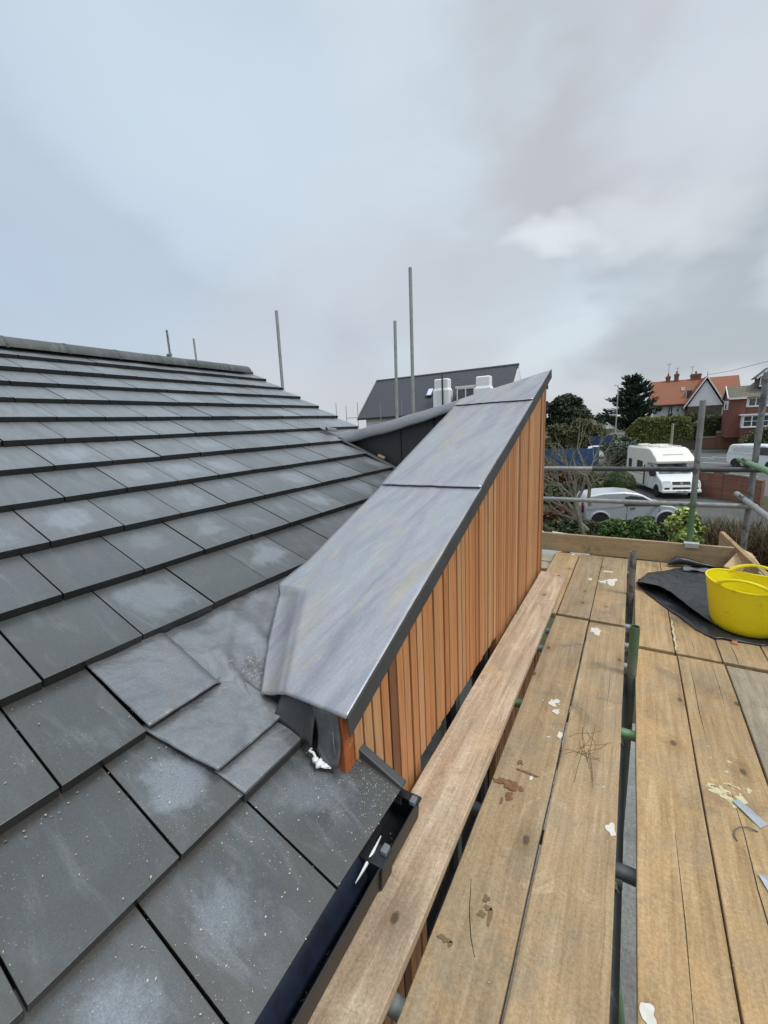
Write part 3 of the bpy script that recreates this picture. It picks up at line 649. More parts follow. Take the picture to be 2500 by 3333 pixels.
# ------------------------------------------------------------------ scaffold deck boards
DZ = -1.43
def board(x0, x1, y0, y1, z, mat, label, name='scaffold_board', th=.038, dz=0, group='boards of the scaffold deck', sk=0.0):
    mb = MB(); r = random.Random(int((x0*71+y0*13)*100)); ph = r.random()*9
    n = max(4, int((y1-y0)/.12))
    for i in range(n+1):
        t = i/n; y = y0+(y1-y0)*t; wl = .0022*noise.noise(Vector((y*3, ph, 0)))+.001*noise.noise(Vector((y*15, ph, 2))); wr = .0022*noise.noise(Vector((y*3, ph, 5)))+.001*noise.noise(Vector((y*15, ph, 8))); zz = z+dz*t
        mb.v += [(x0+wl+sk*t, y, zz-th), (x1+wr+sk*t, y, zz-th), (x1+wr+sk*t, y, zz), (x0+wl+sk*t, y, zz)]
    for i in range(n):
        a = 4*i; b = a+4
        for k in range(4): mb.f.append((a+k, a+(k+1) % 4, b+(k+1) % 4, b+k))
    mb.f += [(3, 2, 1, 0), (4*n, 4*n+1, 4*n+2, 4*n+3)]
    o = link(name, mb, mat, bevel=.004, base=((x0+x1)/2, (y0+y1)/2, z-th)); return tag(o, label, 'plank' if 'plank' in name else 'board', group)
bl = {}
bl['a'] = board(-.412, -.195, -1.6, 3.072, DZ, M['board'], 'long tan deck board with brown mud clumps, right beside the pale loose plank')
bl['b'] = board(-.186, .036, -1.6, 3.060, DZ+.001, M['board'], 'long tan deck board scratched with brown scribbles, left of the green cut-off scaffold tube')
bl['c'] = board(-.640, -.416, 3.105, 4.672, DZ, M['board'], 'short deck board whose near end is covered by the pale loose plank')
bl['d'] = board(-.409, -.193, 3.112, 4.675, DZ, M['board'], 'short deck board left of the one with the big white paint splash')
bl['e'] = board(-.188, .032, 3.098, 4.672, DZ+.001, M['board'], 'short deck board with a large white paint splash near the end board')
bl['f'] = board(.094, .306, -1.6, 2.800, DZ, M['board'], 'long tan deck board just right of the open gap with the tubes')
bl['g'] = board(.311, .531, -1.6, 2.806, DZ+.001, M['board'], 'long cracked tan deck board carrying the thin steel strip')
bl['h'] = board(.539, .757, -1.6, 2.800, DZ, M['board_grey'], 'greyer pale deck board at the right edge of the near deck')
bl['i'] = board(.092, .300, 2.842, 4.672, DZ, M['board'], 'short deck board under the tip of the black plastic sheet')
bl['j'] = board(.305, .527, 2.836, 4.672, DZ+.001, M['board'], 'short deck board beside the line of cream filler, under the black plastic sheet')
bl['k'] = board(.532, .748, 2.842, 4.672, DZ, M['board'], 'short deck board with an orange chip on it, in front of the yellow tub')
bl['l'] = board(.753, .965, 2.842, 4.672, DZ+.001, M['board'], 'short deck board under the yellow tub, along the side end board')
board(.764, .985, -1.6, 2.800, DZ, M['board'], 'tan deck board farthest right of the near deck, beyond the greyer one')
pl = board(-.664, -.441, -1.5, 3.88, -1.410, M['board_pale'], 'pale loose plank with bleached streaks laid along the foot of the cedar wall', name='loose_plank', dz=.022, group=None)
# far toe board, side toe boards and old boards round the corner
def xboard(x0, x1, y, z0, z1, th, mat, label, name, cat='board', y2=None, group='upright end boards round the deck'):
    mb = MB(); y2 = y if y2 is None else y2
    d = Vector((x1-x0, y2-y, 0)).normalized(); nrm = Vector((-d.y, d.x, 0))*th; n = 12
    for i in range(n+1):
        t = i/n; p = Vector((x0+(x1-x0)*t, y+(y2-y)*t, 0)); w = .0025*noise.noise(Vector((t*9, x0, y)))
        for q, z in ((p, z0), (p+nrm, z0), (p+nrm, z1+w), (p, z1+w)): mb.v.append((q.x, q.y, z))
    for i in range(n):
        a = 4*i; b = a+4
        for k in range(4): mb.f.append((a+k, a+(k+1) % 4, b+(k+1) % 4, b+k))
    mb.f += [(3, 2, 1, 0), (4*n, 4*n+1, 4*n+2, 4*n+3)]
    o = link(name, mb, mat, bevel=.004); return tag(o, label, cat, group)
xboard(-1.9, .905, 4.690, -1.425, -1.229, .038, M['board_x'], 'long upright wooden board across the far end of the deck with a pale top edge', 'toe_board')
xboard(.948, .862, 3.86, -1.42, -1.215, .038, M['board'], 'grey weathered upright board along the right side behind the wood offcuts', 'toe_board', y2=5.26)
xboard(.985, .925, 2.2, -1.42, -1.222, .038, M['board_old'], 'grey upright end board at the right edge nearer than the offcuts', 'toe_board', y2=4.02)
def flatx(x0, x1, y0, y1, z, label):
    mb = MB().box(x0, x1, y0, y1, z-.038, z); return tag(link('scaffold_board', mb, M['board_old'], bevel=.004), label, 'board', 'boards of the lower lift round the house corner')
flatx(-3.6, -.66, 4.46, 4.675, -1.475, 'greenish old board round the house corner, nearest the far end board')
flatx(-3.6, -.655, 4.225, 4.435, -1.476, 'pale old board round the house corner, nearest the cedar wall')

# ------------------------------------------------------------------ scaffold frame
fr = thing('scaffold', 'steel tube scaffold with guard rails, uprights and green painted tubes carrying the deck', 'scaffold', (.5, 4.8, -4.9))
def tubeobj(name, a, b, mat, parent=fr): return link(name, MB().pipe(a, b), mat, parent, smooth=True, angle=40)
def coupler(p, parent, ax='z', s=1.0):
    mb = MB(); p = Vector(p)
    d = {'z': Vector((0, 0, 1)), 'x': Vector((1, 0, 0)), 'y': Vector((0, 1, 0))}[ax]
    mb.tube([p-d*.024*s, p+d*.024*s], .031*s, 14)
    o = Vector((0, -1, 0)) if ax != 'y' else Vector((-.7, 0, .7))
    mb.tube([p+o*.02, p+o*.052*s], .011*s, 8); mb.tube([p+o*.046*s, p+o*.056*s], .016*s, 6)
    return link('coupler', mb, M['coupler'], parent, smooth=True, angle=35)
s1 = tubeobj('standard', (.545, 4.78, -4.9), (.524, 4.78, .094), M['tube_green_low'])
coupler((.527, 4.79, -.535), s1); coupler((.531, 4.79, -.872), s1)
s2 = tubeobj('standard', (.935, 4.90, -4.9), (.962, 4.90, .30), M['tube_dirty']); coupler((.942, 4.89, -.50), s2); coupler((.943, 4.89, -.83), s2)
s3 = tubeobj('standard', (.064, 3.70, -4.9), (.062, 3.70, -1.068), M['tube_dirty'])
s4 = tubeobj('standard', (.072, 2.47, -4.9), (.074, 2.47, -1.135), M['tube_green'])
s5 = tubeobj('standard', (1.02, 0.3, -4.9), (1.02, 0.3, .6), M['tube_dirty'])
r1 = tubeobj('guard_rail', (-4.6, 4.83, -.535), (-.345, 4.83, -.536), M['tube']); r1b = tubeobj('guard_rail', (-.345, 4.832, -.536), (1.02, 4.832, -.535), M['tube_dark'])
r2 = tubeobj('guard_rail', (-4.6, 4.83, -.888), (1.0, 4.83, -.868), M['tube'])
r3 = tubeobj('guard_rail', (.905, 5.22, -.478), (.925, -1.0, -.47), M['tube_green_all']); coupler((.9055, 4.90, -.478), r3, 'y')
r4 = tubeobj('guard_rail', (.915, 5.22, -.815), (.935, -1.0, -.81), M['tube']); coupler((.9155, 4.90, -.815), r4, 'y')
tubeobj('ledger', (.036, -2, -1.545), (.036, 5.0, -1.545), M['tube_dark']); tubeobj('ledger', (1.0, -2, -1.53), (1.0, 5.1, -1.53), M['tube_dirty'])
tubeobj('ledger', (-.56, -2, -1.54), (-.56, 5.0, -1.54), M['tube_dark'])
tubeobj('brace', (.115, .55, -1.66), (.115, 2.3, -3.4), M['tube_green_all'])
for i, yy in enumerate((-.2, .67, 1.322, 2.035, 2.655, 2.92, 3.21, 4.40)):
    t_ = tubeobj('transom', (-.69 if yy != 2.92 else -.45, yy, -1.4935), (1.08, yy, -1.4935), (M['tube_dirty'], M['tube'], M['tube_dark'], M['tube_green_all'], M['tube'], M['tube'], M['tube'], M['tube_dirty'])[i])
    if yy > 1.2 and yy < 4: coupler((.036, yy, -1.52), t_, 'x')
link('toe_board_clip', MB().box(.480, .600, 4.672, 4.742, -1.2265, -1.216).box(.485, .595, 4.672, 4.6785, -1.262, -1.226), simple('clip_grey', (.46, .47, .44), .55), fr, bevel=.004)
tubeobj('standard', (-.56, 4.95, -4.9), (-.56, 4.95, -1.3), M['tube_dirty'])
# poles of the scaffold on the far side of the house
def farpole(a, b, label, clip=None):
    t_ = thing('scaffold_pole', label, 'scaffold pole', a, 'scaffold poles standing up behind the roof')
    link('pole', MB().pipe(a, b), M['tube'] if clip is None else M['tube_dirty'], t_, smooth=True)
    if clip:
        c = Vector(clip); link('coupler', MB().tube([c-Vector((.07, 0, 0)), c+Vector((.05, 0, 0))], .04, 10), M['coupler'], t_, smooth=True)
farpole((-9.82, 6.5, -4.9), (-9.743, 6.5, 2.531), 'short pole stub with a clamp at its foot, leftmost behind the roof ridge', (-9.77, 6.5, 1.97))
farpole((-10.16, 7.5, -4.9), (-10.143, 7.5, 2.546), 'short thin pole stub behind the ridge, just right of the one with a clamp')
farpole((-5.06, 5.2, -4.9), (-4.93, 5.2, 1.873), 'tall grey pole rising where the roof verge drops, standing alone')
farpole((-3.41, 6.0, -4.9), (-3.259, 6.0, 1.594), 'shorter of the two close grey poles in front of the dark house roof')
farpole((-2.87, 5.6, -4.9), (-2.769, 5.6, 2.126), 'tallest grey pole, right one of the close pair before the dark house roof')
for (x, z, h, lb) in ((-30.0, .5, 3.0, 'tiny thin distant scaffold pole, leftmost over the roof verge'), (-28.6, .5, 2.6, 'tiny distant scaffold pole second from the left over the verge'), (-27.0, .5, 2.92, 'tiny distant scaffold pole nearest the dark house roof')):
    t_ = thing('scaffold_pole', lb, 'scaffold pole', (x, 40, -4.9), 'tiny distant scaffold poles'); link('pole', MB().tube([(x, 40, -4.9), (x, 40, h)], .035, 6), M['tube'], t_)
link('rail', MB().tube([(-28.6, 40.1, 1.25), (-26.7, 40.1, 1.22)], .035, 6), M['tube'], t_)

# ------------------------------------------------------------------ things lying on the deck
def tub():
    c = Vector((.715, 3.365, -1.418)); t = thing('rubber_tub', 'bright yellow flexible plastic tub with two loop handles standing on the black sheet', 'tub', c)
    H = .33; a0, b0, a1, b1 = .178, .172, .235, .212; ang = rad(-20)
    def rim(th): return 1.0+.055*math.cos(2*th)   # squeezed rim
    def P(th, v, ins=0):
        a = a0+(a1-a0)*v**.85-ins; b = b0+(b1-b0)*v**.85-ins
        if v < .12: k = 1-.10*(1-v/.12)**2; a *= k; b *= k
        x, y = a*math.cos(th), b*math.sin(th)
        zz = H*v-.028*v**3*abs(math.sin(th))**3
        X = x*math.cos(ang)-y*math.sin(ang); Y = x*math.sin(ang)+y*math.cos(ang)
        return c+Vector((X, Y, zz+.003))
    mb = MB(); n = 48
    mb.grid(lambda u, v: P(2*math.pi*u, v), n, 16); mb.grid(lambda u, v: P(2*math.pi*(1-u), .02+.98*v, .006), n, 14)
    mb.add([P(2*math.pi*i/n, .0) for i in range(n)], [tuple(range(n))[::-1]]); mb.add([P(2*math.pi*i/n, .02, .006) for i in range(n)], [tuple(range(n))])
    link('body', mb, M['yellow'], t, smooth=True, angle=60)
    pts = [P(2*math.pi*i/n, 1.0, .003) for i in range(n)]; mb = MB(); mb.tube(pts+[pts[0]], .0065, 8, cap=False); link('rim', mb, M['yellow'], t, smooth=True)
    for side in (.5, 1.5):
        mb = MB(); pp = []
        for i in range(21):
            q = i/20; th = math.pi*side+(q-.5)*1.25; p = P(th, 1.0, .002); p = p+Vector((0, 0, .070*math.sin(math.pi*q)**.75))
            out = (p-c); out.z = 0; p = p-out.normalized()*.012*math.sin(math.pi*q); pp.append(p)
        mb.tube(pp, [.014-.005*math.sin(math.pi*i/20) for i in range(21)], 10); link('handle', mb, M['yellow'], t, smooth=True)
tub()
# black polythene sheet: a lower layer on the boards and a lifted fold
sh = thing('plastic_sheet', 'crumpled black plastic sheet with an open fold under the yellow tub', 'plastic sheet', (.5, 3.7, DZ))
def interp(pl, t):
    t *= len(pl)-1; i = min(int(t), len(pl)-2); f = t-i; return Vector(pl[i]).lerp(Vector(pl[i+1]), f)
lo_front = [(.100, 3.960), (.170, 3.760), (.258, 3.573), (.350, 3.385), (.434, 3.211), (.515, 3.120), (.62, 3.13), (.76, 3.135), (.93, 3.25)]
lo_back = [(.125, 4.02), (.20, 4.30), (.30, 4.36), (.42, 4.51), (.52, 4.60), (.62, 4.63), (.72, 4.63), (.82, 4.60), (.95, 4.4)]
mb = MB()
def lowf(u, v):
    a = interp([(*p, 0) for p in lo_front], u); b = interp([(*p, 0) for p in lo_back], u); p = a.lerp(b, v)
    h = .005+.020*abs(noise.noise(Vector((p.x*9+p.y*4, p.y*7, 1))))*min(1, v*5+.25)+.006*abs(noise.noise(Vector((p.x*25, p.y*19, 1))))+.010*math.exp(-((v-.03)/.05)**2)*abs(math.sin(u*11))
    if (p.x-.715)**2+(p.y-3.365)**2 < .205**2: h = min(h, .009)
    return (p.x+.008*noise.noise(Vector((u*14, 0, 3)))*(v < .01), p.y+.014*noise.noise(Vector((u*18, 0, 3)))*(v < .01), DZ+h)
mb.grid(lowf, 90, 50); link('lower_layer', mb, M['sheet'], sh, smooth=True, angle=80, solid=.002)
up_front = [(.098, 3.86, .045), (.112, 3.84, .075), (.17, 3.80, .085), (.258, 3.76, .090), (.330, 3.66, .085), (.40, 3.50, .075), (.47, 3.38, .060), (.55, 3.30, .035), (.60, 3.26, .018)]
up_back = [(.118, 4.03, .018), (.16, 4.12, .026), (.24, 4.22, .028), (.34, 4.34, .028), (.44, 4.46, .028), (.55, 4.50, .028), (.64, 4.40, .026), (.70, 4.20, .022), (.74, 3.95, .018)]
mb = MB()
def upf(u, v):
    a = interp(up_front, u); b = interp(up_back, u); p = a.lerp(b, v); p.z = a.z+(b.z-a.z)*(v**.7)
    rd = lambda a, b_, c_: .5-abs(noise.noise(Vector((a, b_, c_))))*1.6
    p.z += (.020*rd(p.x*7+p.y*3, p.y*5-p.x*4, 4)+.010*rd(p.x*16-p.y*7, p.y*9, 7))*min(1, v*4)*(1-v*.3)+.004*noise.noise(Vector((p.x*38, p.y*22, 9)))
    if v < .05: p.z -= .006*(1-v/.05)
    return (p.x, p.y, DZ+max(p.z, .014))
mb.grid(upf, 80, 50); link('upper_fold', mb, M['sheet'], sh, smooth=True, angle=80, solid=.002)
mb = MB() # closed tip where the two layers meet
mb.grid(lambda u, v: interp(up_front, v*.10).lerp(Vector((*lo_front[0], .006)).lerp(Vector((*lo_back[0], .012)), .4), u)+Vector((0, 0, DZ)), 10, 8); link('folded_tip', mb, M['sheet'], sh, smooth=True, solid=.002)
mb = MB() # rolled-up back edge
mb.tube([(.36, 4.55, DZ+.03), (.43, 4.59, DZ+.06), (.50, 4.61, DZ+.055), (.60, 4.62, DZ+.035), (.72, 4.62, DZ+.025)], [.012, .042, .036, .026, .012], 12); link('rolled_edge', mb, M['sheet'], sh, smooth=True)
mb = MB(); mb.grid(lambda u, v: (.46+.20*u, 4.44-.09*v+.02*u, DZ+.050+.006*math.sin(u*9+v*4)), 16, 8); link('grey_flap', mb, simple('grey_polythene', (.16, .165, .17), .3), sh, smooth=True, solid=.002)
# offcuts
def offcut(p0, p1, w, th, label, roll=0, mat='offcut'):
    p0, p1 = Vector(p0), Vector(p1); d = (p1-p0).normalized(); s = d.cross(Vector((0, 0, 1))).normalized(); n = s.cross(d)
    s2 = s*math.cos(roll)+n*math.sin(roll); n2 = -s*math.sin(roll)+n*math.cos(roll); mb = MB()
    q = [p0-s2*w/2, p0+s2*w/2, p1+s2*w/2, p1-s2*w/2]; mb.hexa([tuple(x) for x in q]+[tuple(x+n2*th) for x in q])
    return tag(link('wood_offcut', mb, M[mat], bevel=.003), label, 'offcut', 'wood offcuts piled in the deck corner')
_p = onroof(-2.22, 3.60, .012); _q = onroof(-2.15, 3.61, .012); offcut(_p, _q, .035, .022, 'tiny pale timber block on the lead at the foot of the dark dormer cheek')
offcut((.70, 4.02, DZ+.03), (.90, 4.50, DZ+.075), .15, .03, 'broad brown wood offcut lying in front of the pale ones behind the yellow tub', .12)
offcut((.80, 4.36, DZ+.085), (.925, 4.62, DZ+.15), .13, .022, 'small pale wood offcut poking up at the back of the offcut pile', -.1)
offcut((.925, 4.76, DZ+.15), (.945, 4.28, DZ+.10), .13, .025, 'pale wood offcut leaning on the side end board', .45)
offcut((.90, 4.06, DZ+.02), (.93, 4.28, DZ+.06), .10, .022, 'little pale wood offcut half hidden behind the tub handle', .2)
# paint splashes, mud and filler lying on the boards (children of the board they are on)
def splat(parent, x, y, rx, ry, mat, name, seed, z=DZ, th=.0018, amp=.55):
    R = random.Random(seed); n = 26; off = Vector((R.random()*40, R.random()*40, 0)); pts = []
    for i in range(n):
        t = 2*math.pi*i/n; k = 1+amp*1.6*noise.noise(Vector((math.cos(t)*1.3, math.sin(t)*1.3, 0))+off)
        pts.append((x+rx*k*math.cos(t), y+ry*k*math.sin(t), z+.0015+th))
    mb = MB(); mb.poly(pts, th); link(name, mb, mat, parent)
splat(bl['e'], -.092, 3.955, .045, .075, M['white_paint'], 'paint_splash', 1, amp=.8); splat(bl['e'], -.150, 3.90, .035, .035, M['white_paint'], 'paint_splash', 2)
splat(bl['e'], -.12, 4.20, .04, .014, M['white_paint'], 'paint_splash', 3); splat(bl['d'], -.25, 3.93, .016, .03, M['white_paint'], 'paint_splash', 4); splat(bl['c'], -.47, 4.62, .014, .03, M['white_paint'], 'paint_splash', 14)
splat(bl['b'], -.136, 2.93, .030, .045, M['white_paint'], 'paint_splash', 5); splat(bl['a'], -.27, 2.03, .022, .028, M['white_paint'], 'paint_splash', 6); splat(bl['a'], -.245, 1.965, .016, .020, M['white_paint'], 'paint_splash', 7)
splat(bl['b'], .018, 1.405, .014, .026, M['white_paint'], 'paint_splash', 8); splat(bl['f'], .116, .927, .018, .022, M['white_paint'], 'paint_splash', 19, amp=.3); splat(bl['a'], -.205, 1.80, .012, .02, M['white_paint'], 'paint_splash', 31)
for k, (x, y, rx, ry) in enumerate([(-.335, 1.425, .028, .024), (-.385, 1.425, .018, .010), (-.365, 1.44, .022, .008), (-.33, 1.375, .012, .022), (-.30, 1.43, .014, .010), (-.35, 1.34, .006, .016), (-.29, 1.52, .04, .006), (-.33, 1.56, .012, .012)]): splat(bl['a'], x, y, rx, ry, M['mud'], 'mud_smear', 40+k, th=.003 if k < 2 else .0012)
for k, (x, y, rx, ry) in enumerate([(-.300, .985, .007, .010), (-.290, .962, .012, .006), (-.277, .945, .007, .022), (-.300, .938, .010, .010), (-.375, .83, .016, .008), (-.355, .825, .006, .008)]): splat(bl['a'], x, y, rx, ry, simple('brown_glue', (.17, .115, .05), .6), 'glue_smear', 60+k, th=.002)
for k, (x, y, rx, ry) in enumerate([(.36, 1.77, .03, .012), (.385, 1.745, .022, .016), (.405, 1.72, .018, .010), (.345, 1.79, .012, .008), (.43, 1.765, .012, .022), (.40, 1.82, .02, .006)]): splat(bl['g'], x, y, rx, ry, M['cream'], 'filler_smear', 80+k, th=.0012, amp=.9)
R = random.Random(77)
for k in range(26):
    b_, cx, cy = R.choice(((bl['e'], -.10, 4.05), (bl['e'], -.10, 4.3), (bl['b'], -.12, 2.9), (bl['a'], -.26, 2.0), (bl['b'], -.02, 1.42), (bl['g'], .40, 1.76), (bl['g'], .37, 1.85), (bl['a'], -.3, 1.5)))
    q = R.uniform(.0025, .007); x = cx+R.gauss(0, .035); x = min(max(x, {-.10: -.18, -.12: -.18, -.26: -.40, -.02: -.18, .40: .32, .37: .32, -.3: -.40}[cx]), {-.10: .02, -.12: .02, -.26: -.205, -.02: .025, .40: .52, .37: .52, -.3: -.205}[cx])
    splat(b_, x, cy+R.gauss(0, .09), q, q*R.uniform(.6, 1.8), M['cream'] if cx > .3 else M['white_paint'], 'paint_fleck', 200+k, th=.001, amp=.7)
mb = MB(); pts = [(.309+.004*math.sin(i*2.1), 3.30-.45*i/12, DZ+.006) for i in range(13)]; mb.tube(pts, [.004+.004*abs(math.sin(i*1.7)) for i in range(13)], 6); link('filler_line', mb, M['cream'], bl['j'])
# scribbled scratches on board b
mb = MB(); R = random.Random(5)
for i in range(16):
    a = R.uniform(-1.2, 1.2)+1.2; x0 = -.09+R.uniform(-.03, .03); y0 = 1.75+R.uniform(-.08, .12); ln = R.uniform(.06, .15)
    p = [(x0+ln*(q-.5)*math.cos(a), y0+ln*1.6*(q-.5)*math.sin(a)+.01*math.sin(q*6), DZ+.0022) for q in (0, .25, .5, .75, 1)]
    mb.tube(p, .0008, 4)
link('scratch_mark', mb, simple('scratch', (.17, .10, .055), .9), bl['b'])
def split(parent, pts, r=.0016):
    mb = MB(); mb.tube([(x, y, DZ+.0005) for x, y in pts], [r*(.4+.6*math.sin(math.pi*i/(len(pts)-1))) for i in range(len(pts))], 5); link('split', mb, M['membrane'], parent)
split(bl['g'], [(.405, 1.78), (.412, 1.60), (.409, 1.40), (.416, 1.18), (.412, .95), (.42, .7), (.418, .4)], .0022)
split(bl['g'], [(.36, 2.75), (.362, 2.5), (.358, 2.25), (.363, 2.05)], .0018); split(bl['g'], [(.47, 2.78), (.472, 2.55), (.468, 2.3)], .0015)
split(bl['k'], [(.60, 3.06), (.603, 2.95), (.60, 2.85)], .0016); split(bl['j'], [(.40, 3.06), (.402, 2.95), (.40, 2.86)], .0014); split(bl['f'], [(.21, 1.5), (.213, 1.2), (.209, .9)], .0012); split(bl['b'], [(-.03, 2.6), (-.028, 2.3), (-.032, 2.0)], .0013); split(bl['a'], [(-.36, 1.02), (-.335, .93), (-.31, .87), (-.285, .83)], .0016)
# steel strip, plate, wire, chip
mb = MB(); mb.poly([(.399, 1.728, DZ+.012), (.421, 1.748, DZ+.010), (.489, 1.678, DZ+.004), (.463, 1.648, DZ+.004)], .002); tag(link('metal_strip', mb, M['steel_strip']), 'thin shiny steel strip lying slantwise on the cracked deck board', 'metal strip')
mb = MB(); mb.poly([(.418, 1.450, DZ+.010), (.455, 1.462, DZ+.005), (.50, 1.40, DZ+.004), (.440, 1.385, DZ+.004)], .002); tag(link('metal_plate', mb, M['steel_strip']), 'shiny triangular metal scrap at the right edge, below the steel strip', 'metal scrap')
mb = MB(); mb.tube([(.452, 1.628, DZ+.004), (.425, 1.625, DZ+.011), (.400, 1.612, DZ+.012), (.385, 1.595, DZ+.008), (.380, 1.572, DZ+.004), (.386, 1.556, DZ+.004)], .0022, 6); tag(link('bent_wire', mb, M['grey_wire'], smooth=True), 'short bent dark wire lying below the steel strip', 'wire')
mb = MB(); mb.hexa([(.605, 3.095, DZ+.001), (.632, 3.085, DZ+.001), (.642, 3.125, DZ+.001), (.612, 3.132, DZ+.001), (.607, 3.097, DZ+.012), (.631, 3.088, DZ+.010), (.638, 3.122, DZ+.014), (.613, 3.129, DZ+.012)]); tag(link('terracotta_chip', mb, M['red_chip'], bevel=.002), 'small orange terracotta chip on the boards before the black sheet', 'chip')
# sealant lump, tape in the gutter, twigs and crumbs on the roof
mb = MB()
for k, (x, y, r) in enumerate([(-.772, .797, .011), (-.758, .801, .015), (-.744, .807, .015), (-.732, .813, .010), (-.757, .789, .008)]): mb.blob(tuple(onroof(x, y, .004)), (r, r*.8, .007), k, 10, 6, .4)
mb.tube([tuple(onroof(-.772, .800, .006)), tuple(onroof(-.788, .808, .006)), tuple(onroof(-.800, .804, .006)), tuple(onroof(-.801, .814, .006))], .004, 6)
tag(link('sealant_lump', mb, M['sealant'], smooth=True), 'white squeezed lump of sealant on the eaves tile beside the lead upstand', 'sealant')
mb = MB(); mb.grid(lambda u, v: (-.545+.010*math.sin(v*math.pi)*(u-.5)+.010*v, .665+.115*v, -1.150+.035*v+.006*math.sin(u*3)), 4, 10); tag(link('tape_scrap', mb, M['sealant'], smooth=True, solid=.0008), 'white curl of tape stuck in the black gutter', 'tape scrap')
mb = MB(); R = random.Random(8)
for i in range(16):
    x = -1.12+R.gauss(0, .022); y = .90+R.gauss(0, .03)
    a = R.uniform(0, 6.28); ln = R.uniform(.012, .035); p = onroof(x, y, .004); q = onroof(x+ln*math.cos(a), y+ln*math.sin(a), .004+R.uniform(0, .012)); mb.tube([p, q], .0011, 4)
for i in range(60):
    x = -1.12+R.gauss(0, .04); y = .90+R.gauss(0, .045); z_ = R.choice((.002, .003, .004)); p = onroof(x, y, .004); a = R.uniform(0, 6.28)
    d1 = Vector((math.cos(a), math.sin(a), R.uniform(-.4, .2)))*z_*1.6; d2 = Vector((-math.sin(a), math.cos(a), R.uniform(-.2, .4)))*z_
    mb.add([p-d1, p+d2, p+d1, p-d2*.7, p+Vector((0, 0, z_*.8))], [(0, 1, 4), (1, 2, 4), (2, 3, 4), (3, 0, 4)])
tag(link('twigs', mb, simple('pale_debris', (.30, .29, .26), .9)), 'small heap of broken twigs and grit on the lead flashing', 'twigs', kind='stuff')
mb = MB(); R = random.Random(3)
def crumb(p, s, nrm=(0, 0, 1)):
    a = R.uniform(0, 6.28); b = a+R.uniform(1.2, 2); d1 = Vector((math.cos(a), math.sin(a), R.uniform(-.3, .3)))*s; d2 = Vector((math.cos(b), math.sin(b), R.uniform(-.3, .3)))*s*R.uniform(.3, .8)
    p = Vector(p); mb.add([p-d1, p+d2*.7, p+d1*.8, p-d2], [(0, 1, 2, 3)])
for i in range(1700):
    c = R.choice((0, 0, 0, 1, 1, 2)); xf_, zf_ = front(c); s_ = R.random(); y = R.uniform(-.9, .9) if c == 0 else R.uniform(-.9, .58)
    if R.random() < .5: s_ = 1-R.random()**2*.5 if c else R.random()
    s_ *= G_*.93; off = .0022-TT*s_/G_
    crumb((xf_-CT*s_+ST*off, y, zf_+ST*s_+CT*off), R.choice((.0007, .001, .001, .0014, .0018, .0024, .0036)))
for i in range(420):
    s_ = R.random()*G_*.9; off = .0022-TT*s_/G_; xf_, zf_ = front(0); y = .91-abs(R.gauss(0, .07)); crumb((xf_-CT*s_+ST*off, y, zf_+ST*s_+CT*off), R.choice((.0012, .0016, .0026)))
for i in range(300): crumb((R.uniform(-.40, .03), R.uniform(.35, 3.0), DZ+.0035), R.choice((.001, .0014, .0018, .003)))
for i in range(160): crumb((R.uniform(.1, .7), R.uniform(.4, 2.7), DZ+.0035), R.choice((.001, .0014, .002, .003)))
for i in range(160): y = R.uniform(.2, .9); crumb((R.uniform(-.57, -.515), y, -1.2165), R.choice((.0012, .002, .003)))
for i in range(60): crumb((R.uniform(-.65, -.46), R.uniform(.5, 2.5), -1.395), R.choice((.001, .0016, .0022)))
tag(link('sawdust_crumbs', mb, M['chips'], fix=False), 'scattered pale crumbs of sawdust and grit over tiles and boards', 'crumbs', kind='stuff')

# ------------------------------------------------------------------ ground, road, terrain
GZ = -4.9
def sheet(name, pts, z, mat, th=None):
    mb = MB(); mb.poly([(p[0], p[1], z) for p in pts]); return tag(link(name, mb, mat, base=(pts[0][0], pts[0][1], z)), kind='structure')
M['soil'] = ground_mat('soil_and_grass', [(.25, (.030, .026, .016)), (.45, (.055, .05, .026)), (.6, (.045, .058, .020)), (.8, (.085, .065, .035))], .5, 6)
M['asphalt'] = ground_mat('asphalt', [(.3, (.085, .085, .083)), (.6, (.115, .115, .112)), (.8, (.14, .138, .132))], .6, 30, .8)
M['drive'] = ground_mat('drive_tarmac', [(.3, (.060, .058, .054)), (.6, (.10, .098, .09)), (.8, (.15, .145, .13))], .5, 25, .85)
M['paving'] = ground_mat('concrete_paving', [(.3, (.16, .16, .15)), (.6, (.25, .25, .235)), (.8, (.33, .33, .31))], 1.2, 25, .8)
M['verge_grass'] = ground_mat('verge_grass', [(.3, (.04, .05, .018)), (.6, (.075, .075, .03)), (.8, (.11, .085, .045))], .8, 14)
M['line'] = simple('road_paint', (.62, .62, .60), .7)
sheet('ground', [(-2500, -400), (2500, -400), (2500, 3000), (-2500, 3000)], GZ-.012, M['soil'])
sheet('patio', [(-.7, -3), (1.6, -3), (1.6, 7.0), (-.7, 7.0)], GZ-.004, M['paving'])
sheet('driveway', [(-3.2, 20.2), (6.4, 19.2), (5.6, 27.9), (3.3, 30.6), (3.3, 42), (-.6, 42), (-1.2, 30), (-3.6, 27)], GZ-.004, M['drive'])
sheet('road', [(3.4, 31.0), (80, 24.0), (80, 66.3), (10, 64.0), (2.6, 63.0), (-.5, 64), (-1.6, 140), (-5.6, 140), (-4.6, 64), (-8, 58), (-4, 50), (2.6, 47)], GZ, M['asphalt'])
def bar(name, p, q, w, z=GZ+.004):
    p, q = Vector((*p, z)), Vector((*q, z)); d = (q-p).normalized(); s = Vector((-d.y, d.x, 0))*w/2; return (p-s, q-s, q+s, p+s)
mb = MB()
